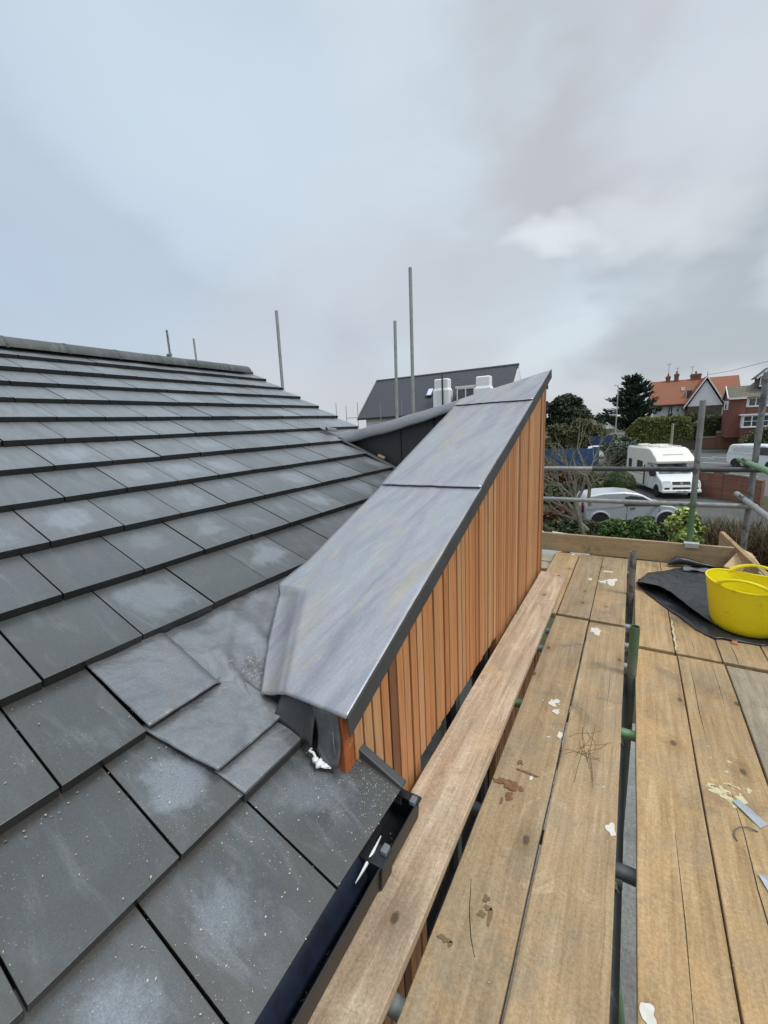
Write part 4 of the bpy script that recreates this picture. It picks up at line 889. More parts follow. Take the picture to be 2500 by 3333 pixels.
for a in [((6.2, 56.6), (7.4, 54.8)), ((7.5, 56.8), (8.7, 55.2)), ((5.2, 58.2), (6.0, 57)), ((6.0, 50.5), (9.5, 48.5)), ((6.2, 41.5), (7.8, 39.9)), ((6.6, 38.8), (7.9, 36.7)), ((8.4, 36.3), (9.8, 34.6))]: mb.poly(bar('', a[0], a[1], .16))
tag(link('road_markings', mb, M['line']), kind='structure')
mb = MB(); mb.poly([(10, 64.0, GZ), (80, 66.3, GZ), (80, 66.45, GZ), (10, 64.15, GZ)]); mb = MB()
kp = [(2.6, 63.0), (10, 64.0), (80, 66.3)]
for a, b in zip(kp, kp[1:]): mb.hexa([(a[0], a[1], GZ-.05), (b[0], b[1], GZ-.05), (b[0], b[1]+.14, GZ-.05), (a[0], a[1]+.14, GZ-.05), (a[0], a[1], GZ+.12), (b[0], b[1], GZ+.12), (b[0], b[1]+.14, GZ+.12), (a[0], a[1]+.14, GZ+.12)])
tag(link('kerb', mb, simple('kerb_stone', (.20, .195, .18), .85)), kind='structure')
sheet('pavement', [(2.6, 63.14), (10, 64.14), (80, 66.44), (80, 68.0), (10, 65.7), (2.6, 64.7)], GZ+.10, M['paving'])
mb = MB()
bank = [(1.5, 64.6), (10, 65.7), (80, 68.0)]
for a, b in zip(bank, bank[1:]): mb.poly([(a[0], a[1], GZ+.1), (b[0], b[1], GZ+.1), (b[0], b[1]+1.1, GZ+.75), (a[0], a[1]+1.1, GZ+.75)])
tag(link('bank', mb, M['verge_grass']), kind='structure')
PZ = -3.15
mb = MB(); tp = [(1.5, 66.0), (10, 67.1), (80, 69.4), (300, 75), (300, 900), (-.8, 900), (-.9, 66.0)]; mb.poly([(x, y, PZ) for x, y in tp], 1.8); tag(link('terrain', mb, M['verge_grass']), kind='structure')
mb = MB(); mb.poly([(-300, 82, PZ), (-6.2, 74, PZ), (-6.6, 900, PZ), (-300, 900, PZ)], 1.8); tag(link('terrain', mb, M['verge_grass']), kind='structure')

# ------------------------------------------------------------------ foliage
def leafcloud(mb, c, r, n, size, R, clumps=14, flat=.5, shell=.75, stretch=1.5, clump_r=.42, up_=0.0, minz=None):
    c = Vector(c); cs = []
    for i in range(clumps):
        while True:
            d = Vector((R.uniform(-1, 1), R.uniform(-1, 1), R.uniform(-1, 1)))
            if .15 < d.length < 1: break
        d = d.normalized()*R.uniform(shell*.6, shell) if R.random() < .8 else d*.5
        cs.append((Vector((d.x*r[0], d.y*r[1], d.z*r[2])), R.uniform(.7, 1.25)*clump_r))
    for i in range(n):
        q, k = R.choice(cs); d = Vector((R.gauss(0, 1), R.gauss(0, 1), R.gauss(0, 1))); d = d.normalized()*R.random()**.4
        p = c+q+Vector((d.x*r[0], d.y*r[1], d.z*r[2]))*k
        if minz is not None and p.z < minz: p.z = minz+R.random()*.2
        nn = (d+Vector((R.gauss(0, .6), R.gauss(0, .6), R.gauss(0, .6)+up_))).normalized(); a = nn.orthogonal().normalized()
        a = (a*math.cos(t_ := R.uniform(0, 6.28))+nn.cross(a)*math.sin(t_)); b = nn.cross(a); s = size*R.uniform(.6, 1.3)
        mb.v += [tuple(p-a*s*stretch*.5), tuple(p-b*s*.5+a*s*.05), tuple(p+a*s*stretch*.5), tuple(p+b*s*.5+a*s*.05)]; k0 = len(mb.v)-4; mb.f.append((k0, k0+1, k0+2, k0+3))
    return mb
L_ = {
 'oak': leaf_mat('holm_oak_leaf', [(0, (.026, .036, .022)), (.5, (.055, .070, .042)), (1, (.10, .115, .07))]),
 'cyp': leaf_mat('cypress_leaf', [(0, (.014, .028, .020)), (.5, (.032, .054, .038)), (1, (.06, .09, .062))]),
 'olive': leaf_mat('olive_scrub', [(0, (.05, .052, .022)), (.5, (.105, .105, .046)), (1, (.165, .155, .082))]),
 'hedge': leaf_mat('hedge_leaf', [(0, (.045, .058, .014)), (.5, (.11, .125, .032)), (1, (.20, .205, .06))]),
 'hedge_dark': leaf_mat('dark_hedge_leaf', [(0, (.026, .034, .014)), (.5, (.055, .066, .024)), (1, (.10, .11, .042))]),
 'topi': leaf_mat('topiary_leaf', [(0, (.020, .034, .010)), (.5, (.042, .064, .018)), (1, (.08, .11, .032))]),
 'round': leaf_mat('grey_green_leaf', [(0, (.045, .062, .045)), (.5, (.10, .13, .095)), (1, (.18, .215, .165))]),
 'yellow': leaf_mat('variegated_leaf', [(0, (.07, .12, .02)), (.4, (.17, .24, .045)), (.7, (.32, .38, .10)), (1, (.52, .56, .24))]),
 'green': leaf_mat('shrub_leaf', [(0, (.035, .07, .016)), (.5, (.08, .14, .034)), (1, (.16, .23, .07))]),
 'brown': leaf_mat('dead_stalk', [(0, (.055, .034, .018)), (.5, (.12, .078, .042)), (1, (.23, .165, .095))]),
 'rust': leaf_mat('rust_leaf', [(0, (.05, .022, .012)), (.5, (.11, .05, .026)), (1, (.20, .10, .05))]),
}
M['bark'] = simple('bark', (.075, .062, .045), .9, 0, .4, 14, bmp=.5); M['bark_pale'] = simple('lichen_bark', (.17, .15, .11), .9, 0, .4, 12, bmp=.5); M['bark_dark'] = simple('dark_bark', (.04, .034, .027), .9)
def plant(name, label, cat, base, leaves, mat, stems=None, smat='bark', group=None, part='foliage', sname='stem'):
    t = thing(name, label, cat, base, group); link(part, leaves, mat, t, fix=False)
    if stems: link(sname, stems, M[smat], t, smooth=True)
    return t
def stemset(base, h, n, spread, r, R):
    mb = MB()
    for i in range(n):
        a = R.uniform(0, 6.28); q = Vector((math.cos(a), math.sin(a), 0))*spread; b = Vector(base)
        mb.tube([b+q*.1, b+q*.5+Vector((0, 0, h*.5)), b+q+Vector((0, 0, h))], r, 6, r2=r*.3)
    return mb
R = random.Random(21)
# big evergreen oak on the left
mb = MB(); leafcloud(mb, (-12.0, 95, 1.6), (5.0, 3.5, 3.5), 8500, .42, R, 44, shell=.85, clump_r=.27); leafcloud(mb, (-11.0, 95.5, -.6), (4.6, 3, 2.6), 4200, .45, R, 22, clump_r=.34); leafcloud(mb, (-16, 96, .6), (3.4, 3, 3.4), 3200, .42, R, 18, clump_r=.32)
tr = MB(); tr.tube([(-12, 95, PZ), (-12, 95, 0), (-12.5, 95, 2)], .35, 8, r2=.15); tr.tube([(-12, 95, -.8), (-10, 95, 1.4)], .2, 6, r2=.08); tr.tube([(-12, 95, -.6), (-14, 95, 1.6)], .2, 6, r2=.08)
plant('oak_tree', 'large dark rounded evergreen tree on the skyline beside the top of the cedar wall', 'tree', (-12, 95, PZ), mb, L_['oak'], tr, 'bark_dark', part='crown', sname='trunk')
# cypress with sweeping layered branches
mb = MB(); tr = MB(); tr.tube([(-.2, 70, PZ), (-.25, 70, 1), (-.5, 70, 5.2)], .32, 8, r2=.03)
for i in range(96):
    h = (i+.5)/96; z = -2.7+7.7*h; wd_ = 4.0*(1-h)**.62*R.uniform(.62, 1.14)+.2; a = R.uniform(0, 6.28); rise = R.uniform(.12, .5)*wd_+.25
    b = Vector((-.3, 70, z)); e_ = b+Vector((math.cos(a)*wd_, math.sin(a)*wd_, rise)); tr.tube([b, b.lerp(e_, .55)-Vector((0, 0, .12)), e_], .05, 4, r2=.015)
    for k in range(int(62*(.4+wd_/4))):
        q = R.random()**.7; p = b.lerp(e_, q)+Vector((R.gauss(0, .22), R.gauss(0, .22), R.gauss(0, .13)-.1*math.sin(q*3))); d = (e_-b).normalized()+Vector((R.gauss(0, .35), R.gauss(0, .35), R.gauss(0, .2)+.25)); d.normalize(); s = d.orthogonal().normalized(); s = s*math.cos(k)+d.cross(s)*math.sin(k); ln = R.uniform(.35, .75)
        mb.v += [tuple(p-d*ln*.4), tuple(p-s*ln*.22), tuple(p+d*ln*.6), tuple(p+s*ln*.22)]; n0 = len(mb.v)-4; mb.f.append((n0, n0+1, n0+2, n0+3))
plant('cypress_tree', 'dark spiky conifer with upswept layered branches before the orange roofed house', 'tree', (-.2, 70, PZ), mb, L_['cyp'], tr, 'bark_dark', part='crown', sname='trunk')
# olive brown scrub
for k, (x, y, z, rx, rz_, lb) in enumerate([(-8.6, 60, -1.9, 2.0, 1.6, 'olive brown scrub bush nearest the cedar wall, behind the blue hoarding'), (-6.1, 61, -1.5, 1.8, 1.7, 'taller olive brown scrub bush behind the middle of the blue hoarding'), (-4.6, 66, -2.4, 1.4, 1.3, 'brownish scrub bush beside the far blue hoarding')]):
    mb = MB(); leafcloud(mb, (x, y, z), (rx, 1.5, rz_), 2600, .20, R, 22, clump_r=.34, stretch=2.4, minz=GZ); leafcloud(mb, (x, y, z-1.4), (rx, 1.5, 1.4), 900, .22, R, 10, minz=GZ)
    st = stemset((x, y, GZ), 2.6, 9, 1.1, .05, R); plant('scrub_bush', lb, 'bush', (x, y, GZ), mb, L_['olive'], st, 'bark_pale', 'olive scrub bushes behind the hoarding')
# distant small trees and houses up the street
for k, (x, y, h, w, mt, lb) in enumerate([(-9.6, 175, 4.2, 5.0, 'oak', 'small grey far tree at the end of the street'), (-6.0, 150, 2.2, 3.2, 'olive', 'brown far tree left of the street, before the end tree'), (-2.6, 120, 2.0, 2.4, 'olive', 'brown bare far tree right of the street beside the dark conifer')]):
    mb = MB(); leafcloud(mb, (x, y, PZ+h*.62), (w, 2.5, h*.62), 900, .42, R, 12, clump_r=.4); tr = MB(); tr.tube([(x, y, PZ), (x, y, PZ+h*.7)], .2, 6, r2=.06); plant('street_tree', lb, 'tree', (x, y, PZ), mb, L_[mt], tr, 'bark_dark', part='crown', sname='trunk')
# hedge on the bank
def hedge(name, x0, x1, y0, y1, z0, zt, mat, label, n, size, seed, dip=.15):
    R2 = random.Random(seed); mb = MB(); nu = 30
    def top(x): return zt+dip*noise.noise(Vector((x*.7, seed, 0)))*2
    def core(u, v):
        x = x0+(x1-x0)*u; k = min(1, (x-x0)/2.2+.3, (x1-x)/1.2+.3)**.6; t = z0+(top(x)-.15-z0)*k
        return (x, y0+.18, z0+(t-z0)*min(1, v*3)) if v < .5 else (x, y0+.18+(y1-y0-.28)*(v-.5)*2, t)
    mb.grid(core, nu, 6)
    for i in range(n):
        x = R2.uniform(x0, x1); tz = top(x); endk = min(1, (x-x0)/2.2+.35, (x1-x)/1.2+.35); tz = z0+(tz-z0)*endk**.6
        if R2.random() < .6: p = Vector((x, y0+R2.gauss(0, .13)+.12*noise.noise(Vector((x*1.5, 0, i % 7))), R2.uniform(z0, tz)))
        else: p = Vector((x, R2.uniform(y0, y1), tz+R2.gauss(0, .07)))
        nn = Vector((R2.gauss(0, .5), -.6+R2.gauss(0, .5), .5+R2.gauss(0, .5))).normalized(); a = nn.orthogonal().normalized(); b = nn.cross(a); t0 = R2.uniform(0, 6.28); a, b = a*math.cos(t0)+b*math.sin(t0), b*math.cos(t0)-a*math.sin(t0); s = size*R2.uniform(.6, 1.4)
        mb.v += [tuple(p-a*s*.7), tuple(p-b*s*.5), tuple(p+a*s*.7), tuple(p+b*s*.5)]; n0 = len(mb.v)-4; mb.f.append((n0, n0+1, n0+2, n0+3))
    o = link(name, mb, mat, fix=False, base=((x0+x1)/2, (y0+y1)/2, z0)); return tag(o, label, 'hedge')
hedge('hedge', -.9, 6.6, 65.9, 68.2, PZ-.9, -.62, L_['hedge'], 'long clipped yellow green hedge on the bank below the orange roofed house', 5200, .17, 3, .12)
hedge('hedge', 6.3, 10.6, 66.4, 68.4, PZ-.6, -.72, L_['hedge_dark'], 'darker untidy hedge running on to the brick house bay window', 3400, .17, 5, .2)
hedge('hedge', 10.1, 14.2, 58.0, 60.2, -4.8, -2.15, L_['hedge_dark'], 'square dark hedge above the white parked van at the right edge', 2600, .15, 8, .06)
for (x, y, z, rr_, lb) in [(6.4, 71, -1.3, 1.3, 'dark green shrub growing against the white gable'), (8.9, 66.8, -1.75, .8, 'dark rounded bush within the hedge behind the scaffold upright')]:
    mb = MB(); leafcloud(mb, (x, y, z), (rr_, rr_, 1.2), 1300, .18, R, 14, clump_r=.45); st = stemset((x, y, PZ), 1.4, 5, .4, .04, R); plant('garden_shrub', lb, 'shrub', (x, y, PZ), mb, L_['topi' if x < 8 else 'oak'], st, 'bark_dark')
# round grey-green tree bush, topiary dome
mb = MB(); leafcloud(mb, (-.85, 38.2, -2.75), (1.28, 1.2, 1.25), 4200, .12, R, 60, shell=.95, clump_r=.22, stretch=2.2); leafcloud(mb, (-.85, 38.2, -3.0), (1.2, 1.1, 1.5), 1800, .15, R, 20, shell=.6, clump_r=.4); st = stemset((-.85, 38.2, GZ), 2.6, 7, .6, .05, R)
for i in range(26): # bare twigs combed over its left side
    a = R.uniform(-1, 1); p0 = Vector((-1.6-R.random()*1.0, 36.9, -4.2+R.random()*.9)); p1 = p0+Vector((R.uniform(.6, 1.5), R.uniform(-.1, .3), R.uniform(.3, 1.3))); st.tube([p0, p0.lerp(p1, .5)+Vector((.1, 0, -.12)), p1], .022, 4, r2=.008)
plant('round_bush', 'grey green rounded bush tree standing to the left of the motorhome', 'bush', (-.85, 38.2, GZ), mb, L_['round'], st, 'bark_pale')
mb = MB(); mb.blob((-.53, 29.0, -4.15), (.80, .75, .75), 5, 20, 14, .08)
for i in range(3600):
    d = Vector((R.gauss(0, 1), R.gauss(0, 1), R.gauss(0, 1))).normalized(); p = Vector((-.53, 29, -4.15))+Vector((d.x*.86, d.y*.82, d.z*.82))*R.uniform(.94, 1.04)
    if p.z < GZ: continue
    a = d.orthogonal().normalized(); b = d.cross(a); t0 = R.uniform(0, 6.28); a, b = a*math.cos(t0)+b*math.sin(t0), b*math.cos(t0)-a*math.sin(t0); a = (a+d*R.uniform(-.6, .6)).normalized(); s = R.uniform(.05, .10)
    mb.v += [tuple(p-a*s*.7), tuple(p-b*s*.5), tuple(p+a*s*.7), tuple(p+b*s*.5)]; n0 = len(mb.v)-4; mb.f.append((n0, n0+1, n0+2, n0+3))
tag(link('topiary_dome', mb, L_['topi'], fix=False, base=(-.53, 29, GZ)), 'clipped dark green dome bush between the motorhome and the silver van', 'bush')
# bare tree in front
def baretree():
    R2 = random.Random(17); mb = MB()
    def grow(p, d, ln, r, lv):
        pts = [p]; q = p; dd = d
        for i in range(4):
            dd = (dd+Vector((R2.gauss(0, .16), R2.gauss(0, .1), R2.gauss(0, .10)+.03))).normalized(); q = q+dd*ln/4; pts.append(q)
        mb.tube(pts, r, 8 if lv < 2 else 5, r2=r*.62, cap=False)
        if lv >= 5: return
        for k in range(R2.choice((2, 3, 3)) if lv < 3 else R2.choice((2, 2, 3))):
            a = R2.uniform(-.9, .9); ax = Vector((R2.gauss(0, .4), 1, R2.gauss(0, .3))).normalized(); nd = Matrix.Rotation(a, 3, ax) @ dd
            st_ = pts[R2.choice((2, 3, 4))] if k else pts[-1]; grow(st_, (nd+Vector((0, 0, .18))).normalized(), ln*R2.uniform(.58, .8), r*.58, lv+1)
    b = Vector((-1.20, 16.6, GZ))
    grow(b, Vector((.03, 0, 1)), 1.75, .105, 0); grow(b+Vector((-.02, 0, .75)), Vector((-.62, .05, .75)), 1.25, .085, 1); grow(b+Vector((-.35, 0, 1.15)), Vector((-.95, 0, .22)), 1.0, .055, 2)
    grow(b+Vector((-.30, 0, 1.25)), Vector((-.15, 0, 1)), 1.2, .062, 2); grow(b+Vector((-.9, .1, 1.2)), Vector((-.6, 0, .8)), 1.0, .045, 2); grow(b+Vector((.02, 0, 1.7)), Vector((-.35, 0, 1)), 1.1, .07, 1)
    return tag(link('bare_tree', mb, M['bark_pale'], smooth=True, base=b), 'bare leafless tree with pale lichen bark between the cedar wall and the silver van', 'tree')
baretree()
# garden planting round it
for k, (x, y, z, r, n, mt, s, lb) in enumerate([
  (-2.9, 21, -4.5, (1.3, 1.0, .45), 1500, 'rust', .10, 'low rust brown shrub behind the bare tree, near the cedar wall'),
  (-3.6, 26, -4.4, (1.8, 1.2, .6), 2000, 'hedge_dark', .12, 'dark green garden shrub behind the rust brown one'),
  (-2.4, 31, -4.2, (1.3, 1.0, .7), 1700, 'olive', .13, 'olive garden shrub under the right end of the blue hoarding'),
  (-5.0, 33, -4.25, (2.2, 1.2, .7), 2000, 'rust', .14, 'brown leafless shrub under the middle of the blue hoarding'),
  (-6.8, 38, -4.25, (2.0, 1.2, .7), 1600, 'olive', .15, 'olive shrub under the left end of the blue hoarding'),
  (-1.55, 26.5, -4.45, (.8, .8, .5), 1100, 'topi', .10, 'low dark green shrub left of the clipped dome'),
  (-1.9, 18.2, -4.5, (1.1, .8, .5), 1300, 'hedge_dark', .10, 'low green ground shrub at the foot of the bare tree'),
  (-.98, 23.5, -4.35, (.45, .5, .45), 700, 'olive', .08, 'small yellowish shrub right behind the silver van roof edge')]):
    mb = MB(); leafcloud(mb, (x, y, z), r, n, s, R, 18, clump_r=.4, stretch=2.0, minz=GZ); st = stemset((x, y, GZ), r[2]*1.5, 8, r[0]*.7, .025, R); plant('garden_shrub', lb, 'shrub', (x, y, GZ), mb, L_[mt], st, 'bark_pale')
for k, (x, y, z, r, n, mt, s, sw, lb) in enumerate([
  (1.42, 14.3, -3.32, (.66, .55, .62), 4200, 'yellow', .085, 1.8, 'bright yellow green variegated shrub beside the green foot of the scaffold upright'),
  (.35, 16.4, -3.95, (.62, .6, .55), 3600, 'green', .06, 3.0, 'mid green feathery shrub in front of the silver van, right part'),
  (-.42, 16.8, -4.15, (.62, .6, .50), 3400, 'green', .06, 3.0, 'mid green feathery shrub in front of the silver van, by the bare tree'),
  (1.0, 17.3, -4.25, (.6, .6, .45), 1600, 'topi', .07, 2.2, 'dark green low shrub under the front of the silver van')]):
    mb = MB(); leafcloud(mb, (x, y, z), r, n, s, R, 26, clump_r=.34, stretch=sw, up_=.5, shell=.85); leafcloud(mb, (x, y, z-.5), (r[0]*.9, r[1]*.9, .7), int(n*.4), s, R, 10, minz=GZ); st = stemset((x, y, GZ), 1.1, 8, r[0]*.6, .02, R); plant('garden_shrub', lb, 'shrub', (x, y, GZ), mb, L_[mt], st, 'bark')
def grasses(c, r, n, h, mat, label, seed):
    R2 = random.Random(seed); mb = MB()
    for i in range(n):
        a = R2.uniform(0, 6.28); q = R2.random()**.5; p = Vector((c[0]+r[0]*q*math.cos(a), c[1]+r[1]*q*math.sin(a), c[2])); d = Vector((R2.gauss(0, .35), R2.gauss(0, .3), 1)).normalized(); ln = h*R2.uniform(.5, 1.1); m = p+d*ln*.6; e_ = m+(d+Vector((R2.gauss(0, .5), R2.gauss(0, .4), -.35))).normalized()*ln*.5; w = Vector((R2.gauss(0, 1), R2.gauss(0, 1), 0)).normalized()*.012
        n0 = len(mb.v); mb.v += [tuple(p-w), tuple(p+w), tuple(m+w), tuple(m-w), tuple(e_)]; mb.f += [(n0, n0+1, n0+2, n0+3), (n0+3, n0+2, n0+4)]
    return tag(link('dead_shrub', mb, mat, fix=False, base=c), label, 'dead shrub', 'brown dead shrubs below the right scaffold rails')
grasses((2.35, 14.8, GZ), (.7, .6), 1700, 1.75, L_['brown'], 'brown dead shrub right of the yellow green bush', 1)
grasses((3.25, 14.6, GZ), (.7, .6), 1700, 1.9, L_['brown'], 'brown dead shrub behind the corner scaffold upright', 2)
grasses((2.9, 18.3, GZ), (1.0, .7), 1500, 1.2, L_['olive'], 'low olive green dead growth at the drive edge', 3)
grasses((4.3, 15.4, GZ), (.8, .8), 1600, 1.9, L_['olive'], 'dark olive dead shrub at the right edge below the rails', 4)

# ------------------------------------------------------------------ walls, fences, posts
M['brick_old'] = brick_mat('old_red_brick', (.20, .062, .036), (.26, .10, .06), (.17, .14, .11), 1, .45)
M['brick_house'] = brick_mat('house_brick', (.17, .042, .028), (.21, .06, .04), (.13, .09, .07), 1, .15)
M['coping'] = simple('coping_stone', (.30, .28, .24), .9, 0, .25, 6)
M['blue'] = simple('blue_hoarding', (.030, .075, .17), .6, 0, .35, 1.2); M['blue_dark'] = simple('navy_hoarding', (.022, .04, .11), .6, 0, .3, 1.2)
def wallseg(mb, a, b, z0, za, zb, th):
    d = Vector((b[0]-a[0], b[1]-a[1], 0)).normalized(); n = Vector((-d.y, d.x, 0))*th
    mb.hexa([(a[0], a[1], z0), (b[0], b[1], z0), (b[0]+n.x, b[1]+n.y, z0), (a[0]+n.x, a[1]+n.y, z0), (a[0], a[1], za), (b[0], b[1], zb), (b[0]+n.x, b[1]+n.y, zb), (a[0]+n.x, a[1]+n.y, za)]); return mb
bw = thing('brick_wall', 'old red brick garden wall with a pier, between the drive and the road', 'wall', (4.4, 29.2, GZ))
mb = MB(); wallseg(mb, (3.1, 30.6), (4.10, 29.45), GZ, -3.50, -3.46, .22); wallseg(mb, (4.42, 29.05), (5.62, 28.1), GZ, -3.46, -3.62, .22); link('wall', mb, M['brick_old'], bw)
mb = MB(); wallseg(mb, (4.05, 29.38), (4.42, 28.98), GZ, -3.38, -3.38, .40); wallseg(mb, (5.62, 28.06), (5.86, 27.90), GZ, -3.62, -3.64, .30); link('pier', mb, M['brick_old'], bw)
mb = MB(); wallseg(mb, (3.1, 30.57), (4.04, 29.42), -3.50, -3.44, -3.40, .28); wallseg(mb, (4.43, 29.01), (5.60, 28.07), -3.462, -3.40, -3.56, .28); wallseg(mb, (4.02, 29.36), (4.45, 28.93), -3.379, -3.33, -3.33, .46); link('coping', mb, M['coping'], bw, bevel=.02)
lw = thing('garden_wall', 'low brick retaining wall with pale coping under the darker hedge', 'wall', (8.6, 64.9, GZ)); mb = MB(); mb.box(6.9, 8.9, 65.85, 66.1, GZ, -3.30); mb.box(8.9, 11.6, 65.9, 66.15, GZ, -2.75); link('wall', mb, M['brick_old'], lw); mb = MB(); mb.box(6.85, 8.86, 65.78, 66.15, -3.299, -3.15); mb.box(8.9, 11.65, 65.83, 66.2, -2.749, -2.52); link('coping', mb, M['coping'], lw)
lw = thing('garden_wall', 'long dark brown retaining wall below the yellow green hedge', 'wall', (2.5, 65.6, GZ)); link('wall', MB().box(-.9, 6.88, 65.5, 65.8, GZ, PZ-.55), brick_mat('brown_brick', (.085, .05, .035), (.12, .07, .05), (.09, .08, .07)), lw); link('coping', MB().box(-.9, 6.88, 65.45, 65.85, PZ-.549, PZ-.45), M['verge_grass'], lw)
def hoard(a, b, z0, z1, mat, label, n):
    t = thing('blue_hoarding', label, 'fence', (a[0], a[1], z0)); d = Vector((b[0]-a[0], b[1]-a[1], 0)); ln = d.length; d.normalize(); mb = MB(); nn = Vector((-d.y, d.x, 0))*.03
    for i in range(n):
        p = Vector((a[0], a[1], 0))+d*(ln*i/n+.01); q = Vector((a[0], a[1], 0))+d*(ln*(i+1)/n-.01); wallseg(mb, p, q, z0, z1, z1, .03)
    link('panel', mb, mat, t); mb = MB()
    for i in range(n+1):
        p = Vector((a[0], a[1], 0))+d*(ln*i/n); mb = MB().box(p.x-.05, p.x+.05, p.y+.06, p.y+.16, GZ, z1-.05); link('post', mb, M['bark_dark'], t)
hoard((-9.6, 46.2), (-2.9, 47.4), GZ, -3.16, M['blue'], 'bright blue site hoarding behind the bare tree branches', 6)
hoard((-5.25, 62.0), (-2.2, 63.2), GZ, -2.55, M['blue_dark'], 'navy blue hoarding farther off, above the bright blue one', 4)
hoard((-.8, 60.5), (2.0, 61.2), GZ, -3.55, M['blue_dark'], 'low navy barrier in front of the parked cars on the road', 4)
t = thing('street_lamp', 'tall pale street lamp column in front of the dark conifer', 'street lamp', (-1.75, 55, GZ)); link('column', MB().tube([(-1.75, 55, GZ), (-1.75, 55, -3.4), (-1.73, 55, 3.1)], [.09, .075, .045], 8), simple('lamp_grey', (.34, .38, .37), .5), t, smooth=True); link('lantern', MB().tube([(-1.73, 55, 3.1), (-1.78, 54.9, 3.26), (-2.1, 54.6, 3.30)], [.045, .06, .05], 8), simple('lantern_grey', (.45, .47, .46), .5), t, smooth=True)
t = thing('wooden_post', 'pale weathered wooden post behind the motorhome roof', 'post', (3.44, 52, GZ)); link('post', MB().tube([(3.44, 52, GZ), (3.44, 52, -1.09)], .13, 10, r2=.11), M['board_old'], t, smooth=True)
for (x, y, z, lb) in [(-6.6, 130, 1.6, 'thin far street lamp post at the end of the street, left'), (-4.1, 112, 1.6, 'thin far street lamp post at the end of the street, right')]:
    t = thing('street_lamp', lb, 'street lamp', (x, y, PZ)); link('column', MB().tube([(x, y, PZ), (x, y, z)], .09, 6), simple('far_lamp', (.42, .42, .40), .6), t); link('lantern', MB().tube([(x, y, z), (x-.5, y, z+.1)], .10, 6), M['coping'], t)
t = thing('far_house', 'tiny white house gable at the far end of the street', 'house', (-5.0, 118, PZ)); link('wall', MB().prism([(0, PZ), (0, 1.2), (.9, 2.0), (1.8, 1.2), (1.8, PZ)], lambda p, s: (-5.9+p[0], 119+s*4, p[1])), M['render_white'], t); link('roof', MB().box(-6.1, -3.9, 123.01, 125, PZ, 1.2), M['verge'], t)

# ------------------------------------------------------------------ houses
M['roof_orange'] = rooftile_mat('orange_tile', (.35, .105, .05), (.28, .085, .042), (.17, .11, .05), .14, .6); M['roof_orange2'] = rooftile_mat('red_tile', (.31, .085, .04), (.25, .07, .04), (.15, .09, .05), .14, .35)
M['roof_brown'] = rooftile_mat('brown_tile', (.085, .07, .06), (.11, .09, .075), (.05, .045, .035), .16, .4); M['roof_lichen'] = rooftile_mat('lichen_tile', (.15, .135, .09), (.19, .17, .12), (.09, .085, .06), .22, .5); M['roof_slate'] = rooftile_mat('slate_tile', (.062, .066, .076), (.072, .077, .088), (.055, .058, .066), .10, .3)
M['white_trim'] = simple('white_trim', (.78, .78, .77), .5, 0, .04); M['glass'] = glass_mat('dark_glass', (.05, .058, .065)); M['curtain'] = simple('pale_curtain', (.42, .50, .58), .8, 0, .2, 3); M['brown_wall'] = simple('brown_wall', (.12, .10, .075), .9, 0, .3, 2)
def win(parent, x0, x1, y, z0, z1, nx=2, nz=1, fr_=.08, pane='glass'):
    mb = MB(); mb.box(x0, x1, y-.06, y, z0, z0+fr_); mb.box(x0, x1, y-.06, y, z1-fr_, z1)
    for i in range(nx+1): xx = x0+(x1-x0-fr_)*i/nx; mb.box(xx, xx+fr_, y-.058, y, z0+fr_+.001, z1-fr_-.001)
    for k in range(1, nz): zz = z0+(z1-z0)*k/nz; mb.box(x0+fr_, x1-fr_, y-.05, y-.002, zz-.03, zz+.03)
    f = link('window', mb, M['white_trim'], parent); link('pane', MB().box(x0+.04, x1-.04, y-.035, y-.015, z0+.04, z1-.04), M[pane], f); link('sill', MB().box(x0-.08, x1+.08, y-.12, y-.061, z0-.07, z0-.001), M['white_trim'], f); return f
def gable_roof(mb, x0, x1, yf, yb, ze, yr, zr_, th=.14, ov=.25):  # ridge along X
    k = (zr_-ze)/(yr-yf); kb = (zr_-ze)/(yb-yr)
    mb.prism([(yf-ov, ze-ov*k), (yr, zr_), (yb+ov, ze-ov*kb), (yb+ov, ze-ov*kb-th), (yr, zr_-th), (yf-ov, ze-ov*k-th)], lambda p, s: (x1+ov if s else x0-ov, p[0], p[1])); return mb
def chimney(parent, x, y, z0, z1, w, d, mat, pots=2):
    c = link('chimney', MB().box(x-w/2, x+w/2, y-d/2, y+d/2, z0, z1-.3).box(x-w/2-.07, x+w/2+.07, y-d/2-.07, y+d/2+.07, z1-.299, z1-.12).box(x-w/2, x+w/2, y-d/2, y+d/2, z1-.119, z1), mat, parent)
    for i in range(pots): px = x+(i-(pots-1)/2)*w*.5; link('chimney_pot', MB().tube([(px, y, z1), (px, y, z1+.38)], .13, 8, r2=.11), simple('pot', (.28, .10, .06), .8), c, smooth=True)
